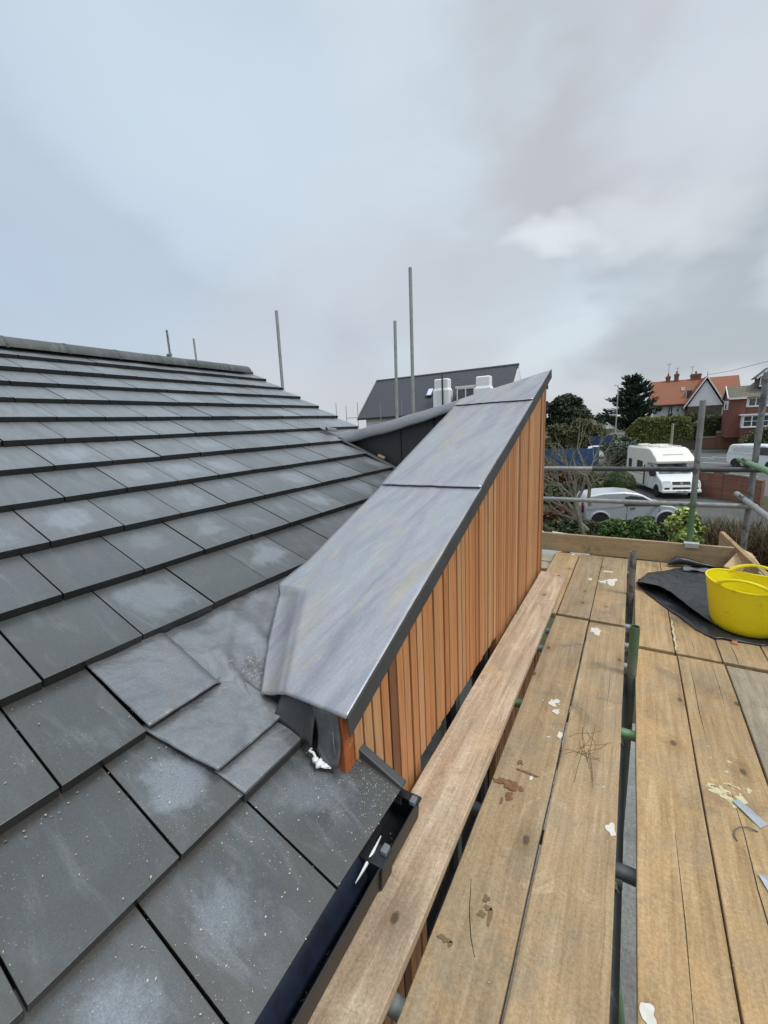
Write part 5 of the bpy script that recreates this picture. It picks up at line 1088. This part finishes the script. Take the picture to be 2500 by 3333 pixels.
# orange roofed house
oh = thing('orange_roofed_house', 'white walled house with orange tiled roof and a big white gable', 'house', (6, 75, PZ))
link('wall', MB().box(2.4, 12.2, 75.3, 82.5, PZ, 1.42), M['render_white'], oh)
mb = MB(); gable_roof(mb, 2.1, 12.25, 75, 83, 1.40, 79, 4.78); link('roof', mb, M['roof_orange'], oh)
mb = MB(); mb.prism([(6.25, .70), (8.1, 4.05), (10.1, .70)], lambda p, s: (p[0], 75.2 if s else 72.2, p[1])); link('gable_wall', mb, M['render_white'], oh)
link('lower_wall', MB().box(6.3, 10.05, 72.25, 75.29, PZ, .699), M['brown_wall'], oh)
mb = MB()
for sx, xe_ in ((-1, 5.85), (1, 10.45)):
    mb.hexa([(xe_, 71.9, .45), (xe_, 78.5, .45), (8.1, 78.5, 4.42), (8.1, 71.9, 4.42), (xe_, 71.9, .62), (xe_, 78.5, .62), (8.1, 78.5, 4.60), (8.1, 71.9, 4.60)])
link('gable_roof', mb, M['roof_orange2'], oh)
mb = MB()
for xe_ in (5.80, 10.5): mb.hexa([(xe_, 71.80, .38), (8.1, 71.80, 4.36), (8.1, 71.86, 4.36), (xe_, 71.86, .38), (xe_, 71.80, .68), (8.1, 71.80, 4.66), (8.1, 71.86, 4.66), (xe_, 71.86, .68)])
link('bargeboard', mb, M['white_trim'], oh)
for (x, z1, w, p) in ((4.1, 5.45, .55, 1), (5.15, 5.70, .55, 1), (7.5, 5.45, 1.25, 1)): chimney(oh, x, 79.0, 3.9, z1, w, .6, M['brick_old'], p)
for (x, h) in ((4.1, 7.3), (5.2, 6.6), (7.0, 6.6)): link('aerial', MB().tube([(x, 79, 4.6), (x, 79, h)], .025, 5).tube([(x-.3, 79, h-.1), (x+.3, 79, h-.1)], .02, 5), M['tube_dark'], oh)
link('finial', MB().tube([(8.1, 71.9, 4.6), (8.1, 71.9, 5.15)], .05, 6, r2=.02), M['brick_old'], oh)
win(oh, 5.2, 5.6, 75.28, -.05, .65, 1); f_ = link('dormer', MB().box(6.3, 6.95, 75.6, 77.3, 1.9, 3.0), M['verge'], oh); link('dormer_side', MB().box(6.27, 6.299, 75.58, 76.4, 1.9, 2.9), M['white_trim'], f_)
link('rooflight', MB().hexa([(5.7, 76.9, 3.03), (6.2, 76.9, 3.03), (6.2, 77.5, 3.56), (5.7, 77.5, 3.56), (5.7, 76.86, 3.09), (6.2, 76.86, 3.09), (6.2, 77.46, 3.62), (5.7, 77.46, 3.62)]), M['coping'], oh)
link('gutter', MB().box(2.1, 5.9, 74.62, 74.74, .98, 1.10), M['black_plastic'], oh)
for xx in (4.35, 4.65): link('drainpipe', MB().tube([(xx, 75.2, PZ), (xx, 75.2, 1.0)], .07, 6), M['black_plastic'], oh)
# red brick house at the right edge
bh = thing('brick_house', 'red brick house with brown roof, white windows and a dormer at the right edge', 'house', (12, 64, PZ))
link('wall', MB().box(9.30, 10.75, 62.0, 66.0, PZ, 1.38).box(10.751, 20, 62.3, 69, PZ, 1.40), M['brick_house'], bh)
mb = MB(); mb.prism([(62.0, 1.381), (64.0, 2.50), (66.0, 1.381)], lambda p, s: (9.55 if s else 9.30, p[0], p[1])); link('gable_wall', mb, M['brick_house'], bh)
mb = MB(); gable_roof(mb, 9.32, 12.0, 62, 66, 1.38, 64, 2.62, .12, .18); link('wing_roof', mb, M['roof_lichen'], bh)
mb = MB(); mb.add([(10.55, 62.05, 1.28), (20, 62.05, 1.28), (20, 65.6, 4.35), (13.2, 65.6, 4.35), (10.55, 69.2, 1.28), (20, 69.2, 1.28)], [(0, 1, 2, 3), (0, 3, 4), (3, 2, 5, 4), (0, 4, 5, 1), (1, 5, 2)])
link('roof', mb, M['roof_brown'], bh)
mb = MB()
for ye, yr_ in ((61.78, 64.0), (66.22, 64.0)): mb.hexa([(9.02, ye, 1.17), (9.10, ye, 1.17), (9.10, yr_, 2.56), (9.02, yr_, 2.56), (9.02, ye, 1.33), (9.10, ye, 1.33), (9.10, yr_, 2.72), (9.02, yr_, 2.72)])
link('bargeboard', mb, M['white_trim'], bh)
link('fascia', MB().box(9.14, 10.70, 61.70, 61.78, 1.12, 1.28).box(10.72, 20, 61.98, 62.05, 1.10, 1.26), M['white_trim'], bh)
# gable-end window (on the left face)
mb = MB(); mb.box(9.24, 9.30, 62.7, 65.2, .0, 1.0); w_ = link('window', mb, M['white_trim'], bh); link('pane', MB().box(9.225, 9.239, 63.5, 64.4, .1, .9), M['glass'], w_)
win(bh, 10.95, 12.25, 62.29, .25, 1.16, 2, pane='glass'); win(bh, 12.35, 14.0, 62.29, .25, 1.16, 2, pane='curtain')
mb = MB(); mb.box(10.75, 10.94, 62.22, 62.29, .2, 1.2); link('shutter', mb, M['white_trim'], bh)
by = link('bay', MB().box(10.4, 13.4, 61.0, 62.29, PZ, -2.05), M['brick_house'], bh); link('bay_roof', MB().box(10.2, 13.6, 60.85, 62.29, -.72, -.58), M['white_trim'], by)
win(bh, 10.45, 13.4, 61.05, -2.0, -.73, 4, 2, .10); link('bay_side', MB().box(10.40, 10.44, 61.05, 62.29, -2.04, -.73), M['white_trim'], by)
dm = link('dormer', MB().box(11.75, 13.6, 62.98, 65.0, 2.35, 3.45), M['roof_brown'], bh)
mb = MB(); mb.prism([(11.55, 3.25), (12.65, 4.30), (13.75, 3.25), (13.75, 3.40), (12.65, 4.45), (11.55, 3.40)], lambda p, s: (p[0], 65.6 if s else 62.7, p[1])); link('dormer_roof', mb, M['roof_brown'], dm)
mb = MB()
for xe_ in (11.50, 13.8): mb.hexa([(xe_, 62.6, 3.15), (12.65, 62.6, 4.28), (12.65, 62.68, 4.28), (xe_, 62.68, 3.15), (xe_, 62.6, 3.36), (12.65, 62.6, 4.50), (12.65, 62.68, 4.50), (xe_, 62.68, 3.36)])
link('dormer_bargeboard', mb, M['white_trim'], dm); win(bh, 11.85, 13.4, 62.97, 2.42, 3.35, 2)
# overhead wire
t = tag(link('overhead_wire', MB().tube([(8.1, 71.9, 4.7), (9.6, 66, 4.55), (11.9, 60, 4.80), (16, 52, 5.6)], .022, 5), M['tube_dark']), 'thin overhead cable rising to the right above the brick house', 'cable')
# dark roofed house behind the dormer
dh = thing('slate_roofed_house', 'white house with a long dark slate roof and two white chimneys behind the dormer', 'house', (-10, 24, GZ))
link('wall', MB().box(-14.4, -5.62, 22.2, 26.5, GZ, .72).prism([(22.2, .721), (24.35, 2.80), (26.5, .721)], lambda p, s: (-5.62 if s else -5.95, p[0], p[1])), M['render_white'], dh)
mb = MB(); mb.prism([(21.85, .62), (24.35, 3.02), (26.9, .62), (26.9, .54), (24.35, 2.93), (21.85, .54)], lambda p, s: (-5.66 if s else -14.75, p[0], p[1])); link('roof', mb, M['roof_slate'], dh)
link('ridge', MB().tube([(-14.78, 24.35, 3.00), (-5.6, 24.35, 3.00)], .075, 8), M['verge'], dh, smooth=True)
link('verge_board', MB().hexa([(-14.80, 21.8, .48), (-14.751, 21.8, .48), (-14.751, 24.35, 2.92), (-14.80, 24.35, 2.92), (-14.80, 21.8, .66), (-14.751, 21.8, .66), (-14.751, 24.35, 3.08), (-14.80, 24.35, 3.08)]), simple('grey_board', (.22, .24, .25), .6), dh)
link('gutter', MB().box(-14.7, -5.7, 21.76, 21.85, .50, .60), M['black_plastic'], dh)
for x0, x1, zt in ((-9.72, -8.80, 2.45), (-7.35, -6.50, 2.36)):
    mb = MB(); rings = [(0, 0, .3), (0, 0, zt-.62), (.07, .05, zt-.50), (.07, .05, zt-.05), (.11, .09, zt)]
    for dx, dy, z in rings: mb.v += [(x0+dx, 22.0+dy, z), (x1-dx, 22.0+dy, z), (x1-dx, 22.6-dy, z), (x0+dx, 22.6-dy, z)]
    for q in range(4):
        for k in range(4): mb.f.append((q*4+k, q*4+(k+1) % 4, q*4+4+(k+1) % 4, q*4+4+k))
    mb.f += [(16, 17, 18, 19)]; ch_ = link('chimney', mb, M['render_white'], dh)
    if x0 < -9: link('flue_pipe', MB().tube([(-9.13, 21.93, .4), (-9.13, 21.93, 2.62)], .05, 8), simple('flue', (.05, .035, .032), .5), ch_, smooth=True)
link('rooflight', MB().hexa([(-10.55, 22.78, 1.60), (-10.15, 22.78, 1.60), (-10.15, 23.28, 2.08), (-10.55, 23.28, 2.08), (-10.55, 22.74, 1.66), (-10.15, 22.74, 1.66), (-10.15, 23.24, 2.14), (-10.55, 23.24, 2.14)]), M['verge'], dh); link('rooflight_pane', MB().hexa([(-10.49, 22.80, 1.69), (-10.21, 22.80, 1.69), (-10.21, 23.18, 2.055), (-10.49, 23.18, 2.055), (-10.49, 22.765, 1.71), (-10.21, 22.765, 1.71), (-10.21, 23.145, 2.075), (-10.49, 23.145, 2.075)]), simple('bright_pane', (.62, .66, .78), .15), dh)
dm = link('dormer', MB().box(-8.45, -7.38, 22.3, 24.0, 1.1, 2.0), M['roof_slate'], dh); link('dormer_trim', MB().box(-8.5, -7.36, 22.22, 22.29, 1.88, 1.98), M['white_trim'], dm); win(dh, -8.42, -7.42, 22.29, 1.15, 1.87, 2, 1, .06)
for x, z in ((-8.55, 1.2), (-7.6, 2.42), (-9.0, 2.4)): link('roof_vent', MB().box(x-.1, x+.1, 22.6+(z-1.2)*1.0, 22.95+(z-1.2)*1.0, z, z+.12), M['verge'], dh)
t = thing('tv_aerial', 'thin aerial mast in front of the dark slate roof', 'aerial', (-13.4, 21, GZ)); link('mast', MB().tube([(-12.6, 21, GZ), (-12.6, 21, 1.35)], .018, 5), M['tube'], t); link('mast', MB().tube([(-11.2, 21, GZ), (-11.2, 21, 1.45)], .014, 5), M['tube'], t)
hedge('hedge', -17, -11.8, 33, 34.2, GZ, .50, L_['hedge_dark'], 'strip of dark hedge top below the dark slate roof, left of the lead capping', 900, .15, 9, .05)

# ------------------------------------------------------------------ vehicles
def carpaint(name, c, metal=0, rough=.25):
    m, t, b = newmat(name); co = coords(t); n = tex(t, 'Noise', co, 2.2, Detail=6.0, Roughness=.7)
    t.links.new(mixc(t, mrange(t, n.outputs['Fac'], .45, .75, 0, .35), c, tuple(x*.72 for x in c)), b.inputs['Base Color']); b.inputs['Roughness'].default_value = rough; b.inputs['Metallic'].default_value = metal; b.inputs['Coat Weight'].default_value = .25; return m
M['white_body'] = carpaint('white_bodywork', (.74, .75, .74), 0, .35); M['cream_body'] = carpaint('cream_bodywork', (.76, .74, .66), 0, .4); M['silver'] = carpaint('silver_bodywork', (.50, .52, .545), .35, .32); M['dark_body'] = carpaint('dark_bodywork', (.05, .05, .052)); M['pale_body'] = carpaint('pale_bodywork', (.50, .54, .55), .2)
M['tyre'] = simple('tyre_rubber', (.016, .016, .017), .8); M['rim'] = simple('wheel_rim', (.22, .225, .23), .4, .5); M['lamp'] = simple('headlamp_glass', (.50, .53, .54), .12); M['trim_black'] = simple('black_trim', (.018, .018, .02), .5); M['redlamp'] = simple('red_lamp', (.10, .012, .012), .3); M['vglass'] = glass_mat('vehicle_glass', (.014, .016, .018), .12); M['screen'] = glass_mat('windscreen', (.12, .125, .15), .06)
class Veh:
    """side profile (s along forward, z) swept across the width; hw(z) gives the half width"""
    def __init__(s, name, label, cat, pos, head, group=None):
        s.p = Vector((pos[0], pos[1], GZ)); h = Vector((head[0], head[1], 0)).normalized(); s.h = h; s.l = Vector((-h.y, h.x, 0)); s.t = thing(name, label, cat, s.p, group)
    def T(s, q): return s.p+s.h*q[0]+s.l*q[1]+Vector((0, 0, q[2]))
    def put(s, name, mb, mat, parent=None, **k): mb.xf(s.T); return link(name, mb, mat, parent or s.t, **k)
    def body(s, prof, hw, mat, name='body', bev=.06, seg=3):
        mb = MB(); n = len(prof); rows = [-1, 1]; mb.prism(prof, lambda p, sd: (p[0], hw(p[1], p[0])*(1 if sd else -1), p[1])); return s.put(name, mb, mat, smooth=True, bevel=bev, seg=seg, angle=40)
    def side(s, name, poly, hw, mat, parent=None, off=.008, sides=(-1, 1), th=.01):
        o = None
        for sd in sides:
            mb = MB(); mb.poly([(a, sd*(hw(b, a)+off), b) for a, b in poly], th, (0, -sd, 0)); o = s.put(name, mb, mat, parent)
        return o
    def front(s, name, a, b, y0, y1, mat, parent=None, off=.012, k0=1.0, k1=1.0, th=.01):
        (s0, z0), (s1, z1) = a, b; d = Vector((s1-s0, z1-z0)).normalized(); n = Vector((d.y, -d.x))
        if n.x < 0: n = -n
        mb = MB(); mb.poly([(s0+n.x*off, y0*k0, z0+n.y*off), (s0+n.x*off, y1*k0, z0+n.y*off), (s1+n.x*off, y1*k1, z1+n.y*off), (s1+n.x*off, y0*k1, z1+n.y*off)], th, (-n.x, 0, -n.y)); return s.put(name, mb, mat, parent)
    def wheel(s, x, y, r, w, arch=True):
        sd = 1 if y > 0 else -1; mb = MB(); n = 24; pr = [(r*.66, -w/2), (r*.94, -w/2), (r, -w*.3), (r, w*.3), (r*.94, w/2), (r*.66, w/2)]
        for i in range(n):
            t = 2*math.pi*i/n
            for a, b in pr: mb.v.append((x+a*math.cos(t), y+b*sd, r+a*math.sin(t)))
        for i in range(n):
            for k in range(6): mb.f.append((i*6+k, i*6+(k+1) % 6, ((i+1) % n)*6+(k+1) % 6, ((i+1) % n)*6+k))
        w_ = s.put('wheel', mb, M['tyre'], smooth=True)
        mb = MB(); k = []
        for i in range(n): t = 2*math.pi*i/n; mb.v.append((x+r*.66*math.cos(t), y+w*.36*sd, r+r*.66*math.sin(t))); mb.v.append((x+r*.66*math.cos(t), y-w*.3*sd, r+r*.66*math.sin(t)))
        mb.v.append((x, y+w*.46*sd, r)); c0 = len(mb.v)-1
        for i in range(n): j = (i+1) % n; mb.f += [(2*i, 2*j, c0), (2*i, 2*j, 2*j+1, 2*i+1)]
        s.put('rim', mb, M['rim'], w_)
        mb = MB()
        for i in range(6): t = 2*math.pi*i/6; mb.tube([(x+r*.30*math.cos(t), y+w*.47*sd, r+r*.30*math.sin(t)), (x+r*.60*math.cos(t), y+w*.43*sd, r+r*.60*math.sin(t))], r*.055, 5)
        s.put('rim_slot', mb, M['trim_black'], w_)
    def arch(s, x, z, r, hw, mat, flare=None):
        for sd in (-1, 1):
            mb = MB(); n = 16; pts = [(x+r*math.cos(math.pi*i/n), sd*(hw(z, x)+.010), z+r*math.sin(math.pi*i/n)) for i in range(n+1)]; pts += [(x-r, sd*(hw(z, x)+.010), z-.16), (x+r, sd*(hw(z, x)+.010), z-.16)]; mb.poly(pts, .06, (0, -sd, 0)); a_ = s.put('wheel_arch', mb, M['trim_black'])
            if flare: mb = MB(); mb.tube([(x+(r+.03)*math.cos(math.pi*(i/n*1.1-.05)), sd*(hw(z, x)+.004), z+(r+.03)*math.sin(math.pi*(i/n*1.1-.05))) for i in range(n+1)], .045, 8); s.put('arch_flare', mb, flare, a_, smooth=True)
# motorhome
mh = Veh('motorhome', 'white coachbuilt motorhome facing the camera on the drive', 'motorhome', (1.62, 31.75), (.31, -.951))
hw = lambda z, x: 1.03
mh.body([(-2.95, .50), (-2.97, 2.60), (-2.80, 2.76), (.75, 2.80), (1.15, 2.70), (1.95, 2.28), (2.12, 2.05), (2.0, 1.93), (.70, 1.90), (.62, .42), (-1.6, .40)], hw, M['cream_body'], 'coach_body', .06, 3)
hc = lambda z, x: 1.0-.16*max(0, z-1.05)
mh.body([(.625, .38), (.625, 1.89), (1.45, 1.92), (2.18, 1.30), (2.95, 1.02), (3.08, .80), (3.10, .36)], hc, M['white_body'], 'cab', .07, 3)
mh.front('windscreen', (2.13, 1.345), (1.52, 1.86), -.84, .84, M['screen'], k0=1, k1=.90)
mh.front('windscreen_top_shade', (1.51, 1.868), (1.45, 1.918), -.86, .86, M['trim_black'])
mh.side('cab_window', [(.95, 1.22), (1.95, 1.22), (1.98, 1.36), (1.42, 1.82), (.95, 1.82)], hc, M['vglass'])
for (a, b) in ((-.95, .05), (-2.5, -1.9)): mh.side('window', [(a, 1.35), (b, 1.35), (b, 1.95), (a, 1.95)], hw, M['vglass'])
mh.side('habitation_door', [(-.02+.30, .5), (.52, .5), (.52, 1.75), (.28, 1.75)], hw, M['vglass'], sides=(-1,), off=.006)
mh.side('locker', [(-1.75, .62), (-1.35, .62), (-1.35, .85), (-1.75, .85)], hw, simple('grey_locker', (.25, .25, .25), .6))
mh.front('grille', (3.065, .80), (2.98, .99), -.46, .46, M['trim_black']); mh.front('lower_grille', (3.10, .56), (3.095, .68), -.45, .45, M['trim_black'])
mh.front('badge', (3.056, .84), (3.005, .95), -.07, .07, M['rim'], off=.022)
for sd in (-1, 1): mh.front('headlight', (3.06, .80), (2.94, 1.03), sd*.53 if sd > 0 else -.93, .93 if sd > 0 else -.53, M['lamp'], off=.014); mh.front('fog_light', (3.10, .56), (3.095, .66), sd*.60 if sd > 0 else -.86, .86 if sd > 0 else -.60, M['vglass'])
mb = MB(); mb.box(2.95, 3.20, -1.0, 1.0, .36, .54); bp = mh.put('bumper', mb, M['white_body'], smooth=True, bevel=.05); mb = MB(); mb.box(3.201, 3.215, -.27, .27, .40, .50); mh.put('number_plate', mb, simple('plate', (.55, .55, .5), .5), bp)
for sd in (-1, 1):
    mb = MB(); mb.box(1.75, 1.90, sd*1.0-.0 if sd > 0 else -1.22, 1.22 if sd > 0 else -1.0, 1.18, 1.55); mh.put('mirror', mb, M['trim_black'], bevel=.03)
    mh.wheel(2.30, sd*.90, .33, .22); mh.wheel(-1.75, sd*.92, .33, .22)
    mb = MB(); mb.tube([(-2.7, sd*.96, 2.80), (.3, sd*.96, 2.84)], .025, 6); mh.put('roof_rail', mb, M['cream_body'])
mh.arch(2.30, .36, .40, hc, None); mh.arch(-1.75, .36, .40, hw, None)
for (x0, x1, y0, y1, h) in ((-1.1, -.2, -.45, .45, .10), (-2.6, -2.0, -.5, .1, .07), (.15, .5, -.3, .4, .06), (-1.8, -1.35, .1, .7, .07)): mb = MB(); mb.box(x0, x1, y0, y1, 2.79, 2.79+h+.04); mh.put('roof_light', mb, M['cream_body'], bevel=.04, smooth=True)
for i in range(5): mb = MB(); mb.box(-1.12+.02, -1.05+.05, -.4+.2*i, -.34+.2*i, 2.93, 2.95); mh.put('roof_vent', mb, M['trim_black'])
mh.side('side_stripe', [(-2.9, 1.02), (.5, 1.10), (.5, 1.17), (-2.9, 1.07)], hw, simple('stripe_grey', (.36, .37, .40), .5), off=.004); mh.side('door_seam', [(.93, .5), (.945, .5), (.945, 1.85), (.93, 1.85)], hc, M['drip'], off=.003); mh.side('skirt', [(-2.9, .42), (.55, .42), (.55, .50), (-2.9, .50)], hw, simple('skirt_grey', (.38, .38, .37), .6), off=.006)
for k in range(7):
    if k != 3: mb = MB(); mb.box(3.2155, 3.217, -.235+.07*k, -.195+.07*k, .42, .48); mh.put('plate_character', mb, M['trim_black'], bp)
mb = MB(); mb.box(.62, .64, -.5, .5, 2.5, 2.52); mh.front('front_strip', (1.60, 2.462), (1.70, 2.41), -.55, .55, simple('grey_strip', (.45, .42, .40), .6))
# silver van
sv = Veh('silver_van', 'small silver panel van parked side on behind the green shrubs', 'van', (-.09, 21.5), (.94, .34))
def hs(z, x): return .86-(.13*max(0, (z-.85)/.85)**1.3)-(.10*max(0, (x-1.35)/.8)**2)-.03*max(0, (.5-z))
sv.body([(-1.95, .42), (-1.98, .90), (-1.92, 1.28), (-1.82, 1.45), (-1.2, 1.57), (-.35, 1.60), (.15, 1.54), (.42, 1.45), (1.15, 1.02), (1.52, .96), (1.88, .82), (2.0, .66), (2.03, .45), (1.9, .26), (-1.8, .28)], hs, M['silver'], 'body', .08, 4)
sv.front('windscreen', (1.12, 1.038), (.46, 1.43), -.70, .70, M['vglass'], k1=.86)
sv.side('door_window', [(-.35, 1.00), (.92, .97), (.98, 1.04), (.36, 1.38), (-.10, 1.43), (-.32, 1.38)], hs, M['vglass'])
sv.side('door_seam', [(-.24, .40), (-.225, .40), (-.225, .98), (-.24, .98)], hs, M['trim_black'], off=.003); sv.side('door_seam', [(1.04, .42), (1.055, .42), (1.055, .98), (1.04, .98)], hs, M['trim_black'], off=.003)
sv.side('side_groove', [(-1.9, .88), (-.35, .98), (-.35, 1.0), (-1.9, .905)], hs, simple('silver_shade', (.30, .31, .33), .4), off=.004); sv.side('side_sill', [(-.95, .30), (.95, .30), (.95, .37), (-.95, .37)], hs, M['trim_black'], off=.01)
sv.side('door_handle', [(-.12, .86), (.08, .86), (.08, .91), (-.12, .91)], hs, M['trim_black'], off=.02)
for sd in (-1, 1):
    sv.wheel(1.33, sd*.77, .315, .20); sv.wheel(-1.32, sd*.77, .315, .20); mb = MB(); mb.box(.86, 1.0, sd*.82 if sd > 0 else -1.0, 1.0 if sd > 0 else -.82, .98, 1.14); sv.put('mirror', mb, M['trim_black'], bevel=.03)
    sv.front('headlight', (2.03, .70), (1.86, .92), sd*.40 if sd > 0 else -.70, .70 if sd > 0 else -.40, M['lamp']); mb = MB(); mb.box(-2.07, -2.0, sd*.68 if sd > 0 else -.79, .79 if sd > 0 else -.68, .7, 1.15); sv.put('tail_light', mb, M['redlamp'])
sv.arch(1.33, .34, .385, hs, None, M['silver']); sv.arch(-1.32, .34, .385, hs, None, M['silver'])
sv.front('grille', (2.07, .50), (2.045, .66), -.38, .38, M['trim_black']); mb = MB(); mb.box(1.98, 2.12, -.74, .74, .28, .46); sv.put('bumper', mb, M['trim_black'], bevel=.05)
# white van on the road
wv = Veh('white_van', 'white panel van with dark cab window driving on the road at the right edge', 'van', (9.3, 45.4), (.6, -.8))
hv_ = lambda z, x: .95-.10*max(0, z-1.0)-.08*max(0, (x-1.6))
wv.body([(-2.3, .40), (-2.36, 1.0), (-2.20, 1.82), (-2.0, 1.96), (.9, 1.97), (1.25, 1.86), (1.95, 1.22), (2.40, 1.05), (2.52, .8), (2.52, .38), (2.3, .26), (-2.1, .30)], hv_, M['white_body'], 'body', .09, 3)
wv.front('windscreen', (1.92, 1.25), (1.28, 1.84), -.75, .75, M['screen'], k1=.85); wv.side('cab_window', [(.45, 1.18), (1.65, 1.18), (1.72, 1.30), (1.25, 1.78), (.55, 1.80)], hv_, M['vglass'])
wv.side('door_seam', [(.30, .4), (.32, .4), (.32, 1.85), (.30, 1.85)], hv_, M['drip'], off=.003); wv.side('side_groove', [(-2.2, 1.20), (.28, 1.12), (.28, 1.15), (-2.2, 1.23)], hv_, simple('white_shade', (.45, .47, .48), .5), off=.004)
lt = simple('grey_lettering', (.36, .38, .40), .6); R = random.Random(2); x_ = -1.75
for i in range(13):
    wdt = R.uniform(.08, .13); wv.side('lettering', [(x_, 1.52), (x_+wdt*.3, 1.52), (x_+wdt*.3, 1.72), (x_, 1.72)], hv_, lt, off=.006, sides=(-1, )); wv.side('lettering', [(x_+wdt*.3, 1.66 if i % 2 else 1.52), (x_+wdt, 1.66 if i % 2 else 1.52), (x_+wdt, 1.72 if i % 2 else 1.58), (x_+wdt*.3, 1.72 if i % 2 else 1.58)], hv_, lt, off=.006, sides=(-1, )); x_ += wdt+.035
wv.side('lettering_line', [(-1.8, 1.40), (-.15, 1.40), (-.15, 1.44), (-1.8, 1.44)], hv_, lt, off=.006, sides=(-1, ))
for sd in (-1, 1):
    wv.wheel(1.55, sd*.84, .34, .22); wv.wheel(-1.42, sd*.84, .34, .22)
wv.arch(1.55, .37, .42, hv_, None); wv.arch(-1.42, .37, .42, hv_, None); mb = MB(); mb.box(-2.40, -2.3, -.85, .85, .35, .55); wv.put('bumper', mb, M['drip'], bevel=.04)
# car roof peeping over the end board, lower left; two parked cars up the road
def car(name, label, pos, head, body, cat='car', estate=False):
    c = Veh(name, label, cat, pos, head); h = lambda z, x: .86-.20*max(0, (z-.85)/.6)-.10*max(0, (abs(x)-1.4)/.8)**2
    c.body([(-2.05, .40), (-2.08, .85), (-1.95, 1.05), (-1.55 if not estate else -1.9, 1.36), (-1.1, 1.46), (.1, 1.48), (.55, 1.40), (1.15, .98), (1.75, .88), (2.05, .72), (2.1, .42), (1.9, .26), (-1.9, .28)], h, body, 'body', .10, 4)
    c.front('windscreen', (1.12, 1.01), (.58, 1.385), -.66, .66, M['vglass'], k1=.85); c.side('side_window', [(-1.55, 1.0), (.95, 1.0), (.50, 1.36), (-1.1, 1.40)], h, M['vglass'])
    mb = MB(); mb.poly([(-1.93, -.62, 1.09), (-1.93, .62, 1.09), (-1.60, .55, 1.36), (-1.60, -.55, 1.36)], .02, (1, 0, 0)); mb.v = [(x-.045, y, z+.02) for x, y, z in mb.v]; c.put('rear_window', mb, M['vglass'])
    for sd in (-1, 1):
        c.wheel(1.28, sd*.78, .31, .2); c.wheel(-1.28, sd*.78, .31, .2); c.front('headlight', (2.06, .68), (1.85, .86), sd*.42 if sd > 0 else -.72, .72 if sd > 0 else -.42, M['lamp'])
    c.arch(1.28, .34, .37, h, None); c.arch(-1.28, .34, .37, h, None); mb = MB(); mb.box(-2.12, -2.0, -.75, .75, .34, .55); c.put('bumper', mb, M['trim_black'], bevel=.04); return c
car('white_car', 'white car with only its roof end showing over the end board beside the cedar wall', (-3.15, 14.2), (.95, .3), M['white_body'])
car('dark_car', 'dark grey car parked on the road beyond the motorhome roof', (1.0, 59.0), (-.35, -.93), M['dark_body'], estate=True)
car('pale_car', 'pale silver car parked on the road beside the dark grey one', (2.55, 57.0), (-.5, -.86), M['pale_body'])
car('pale_car', 'distant pale car between the round bush and the navy hoarding', (-3.0, 56.0), (.9, .2), M['white_body'])
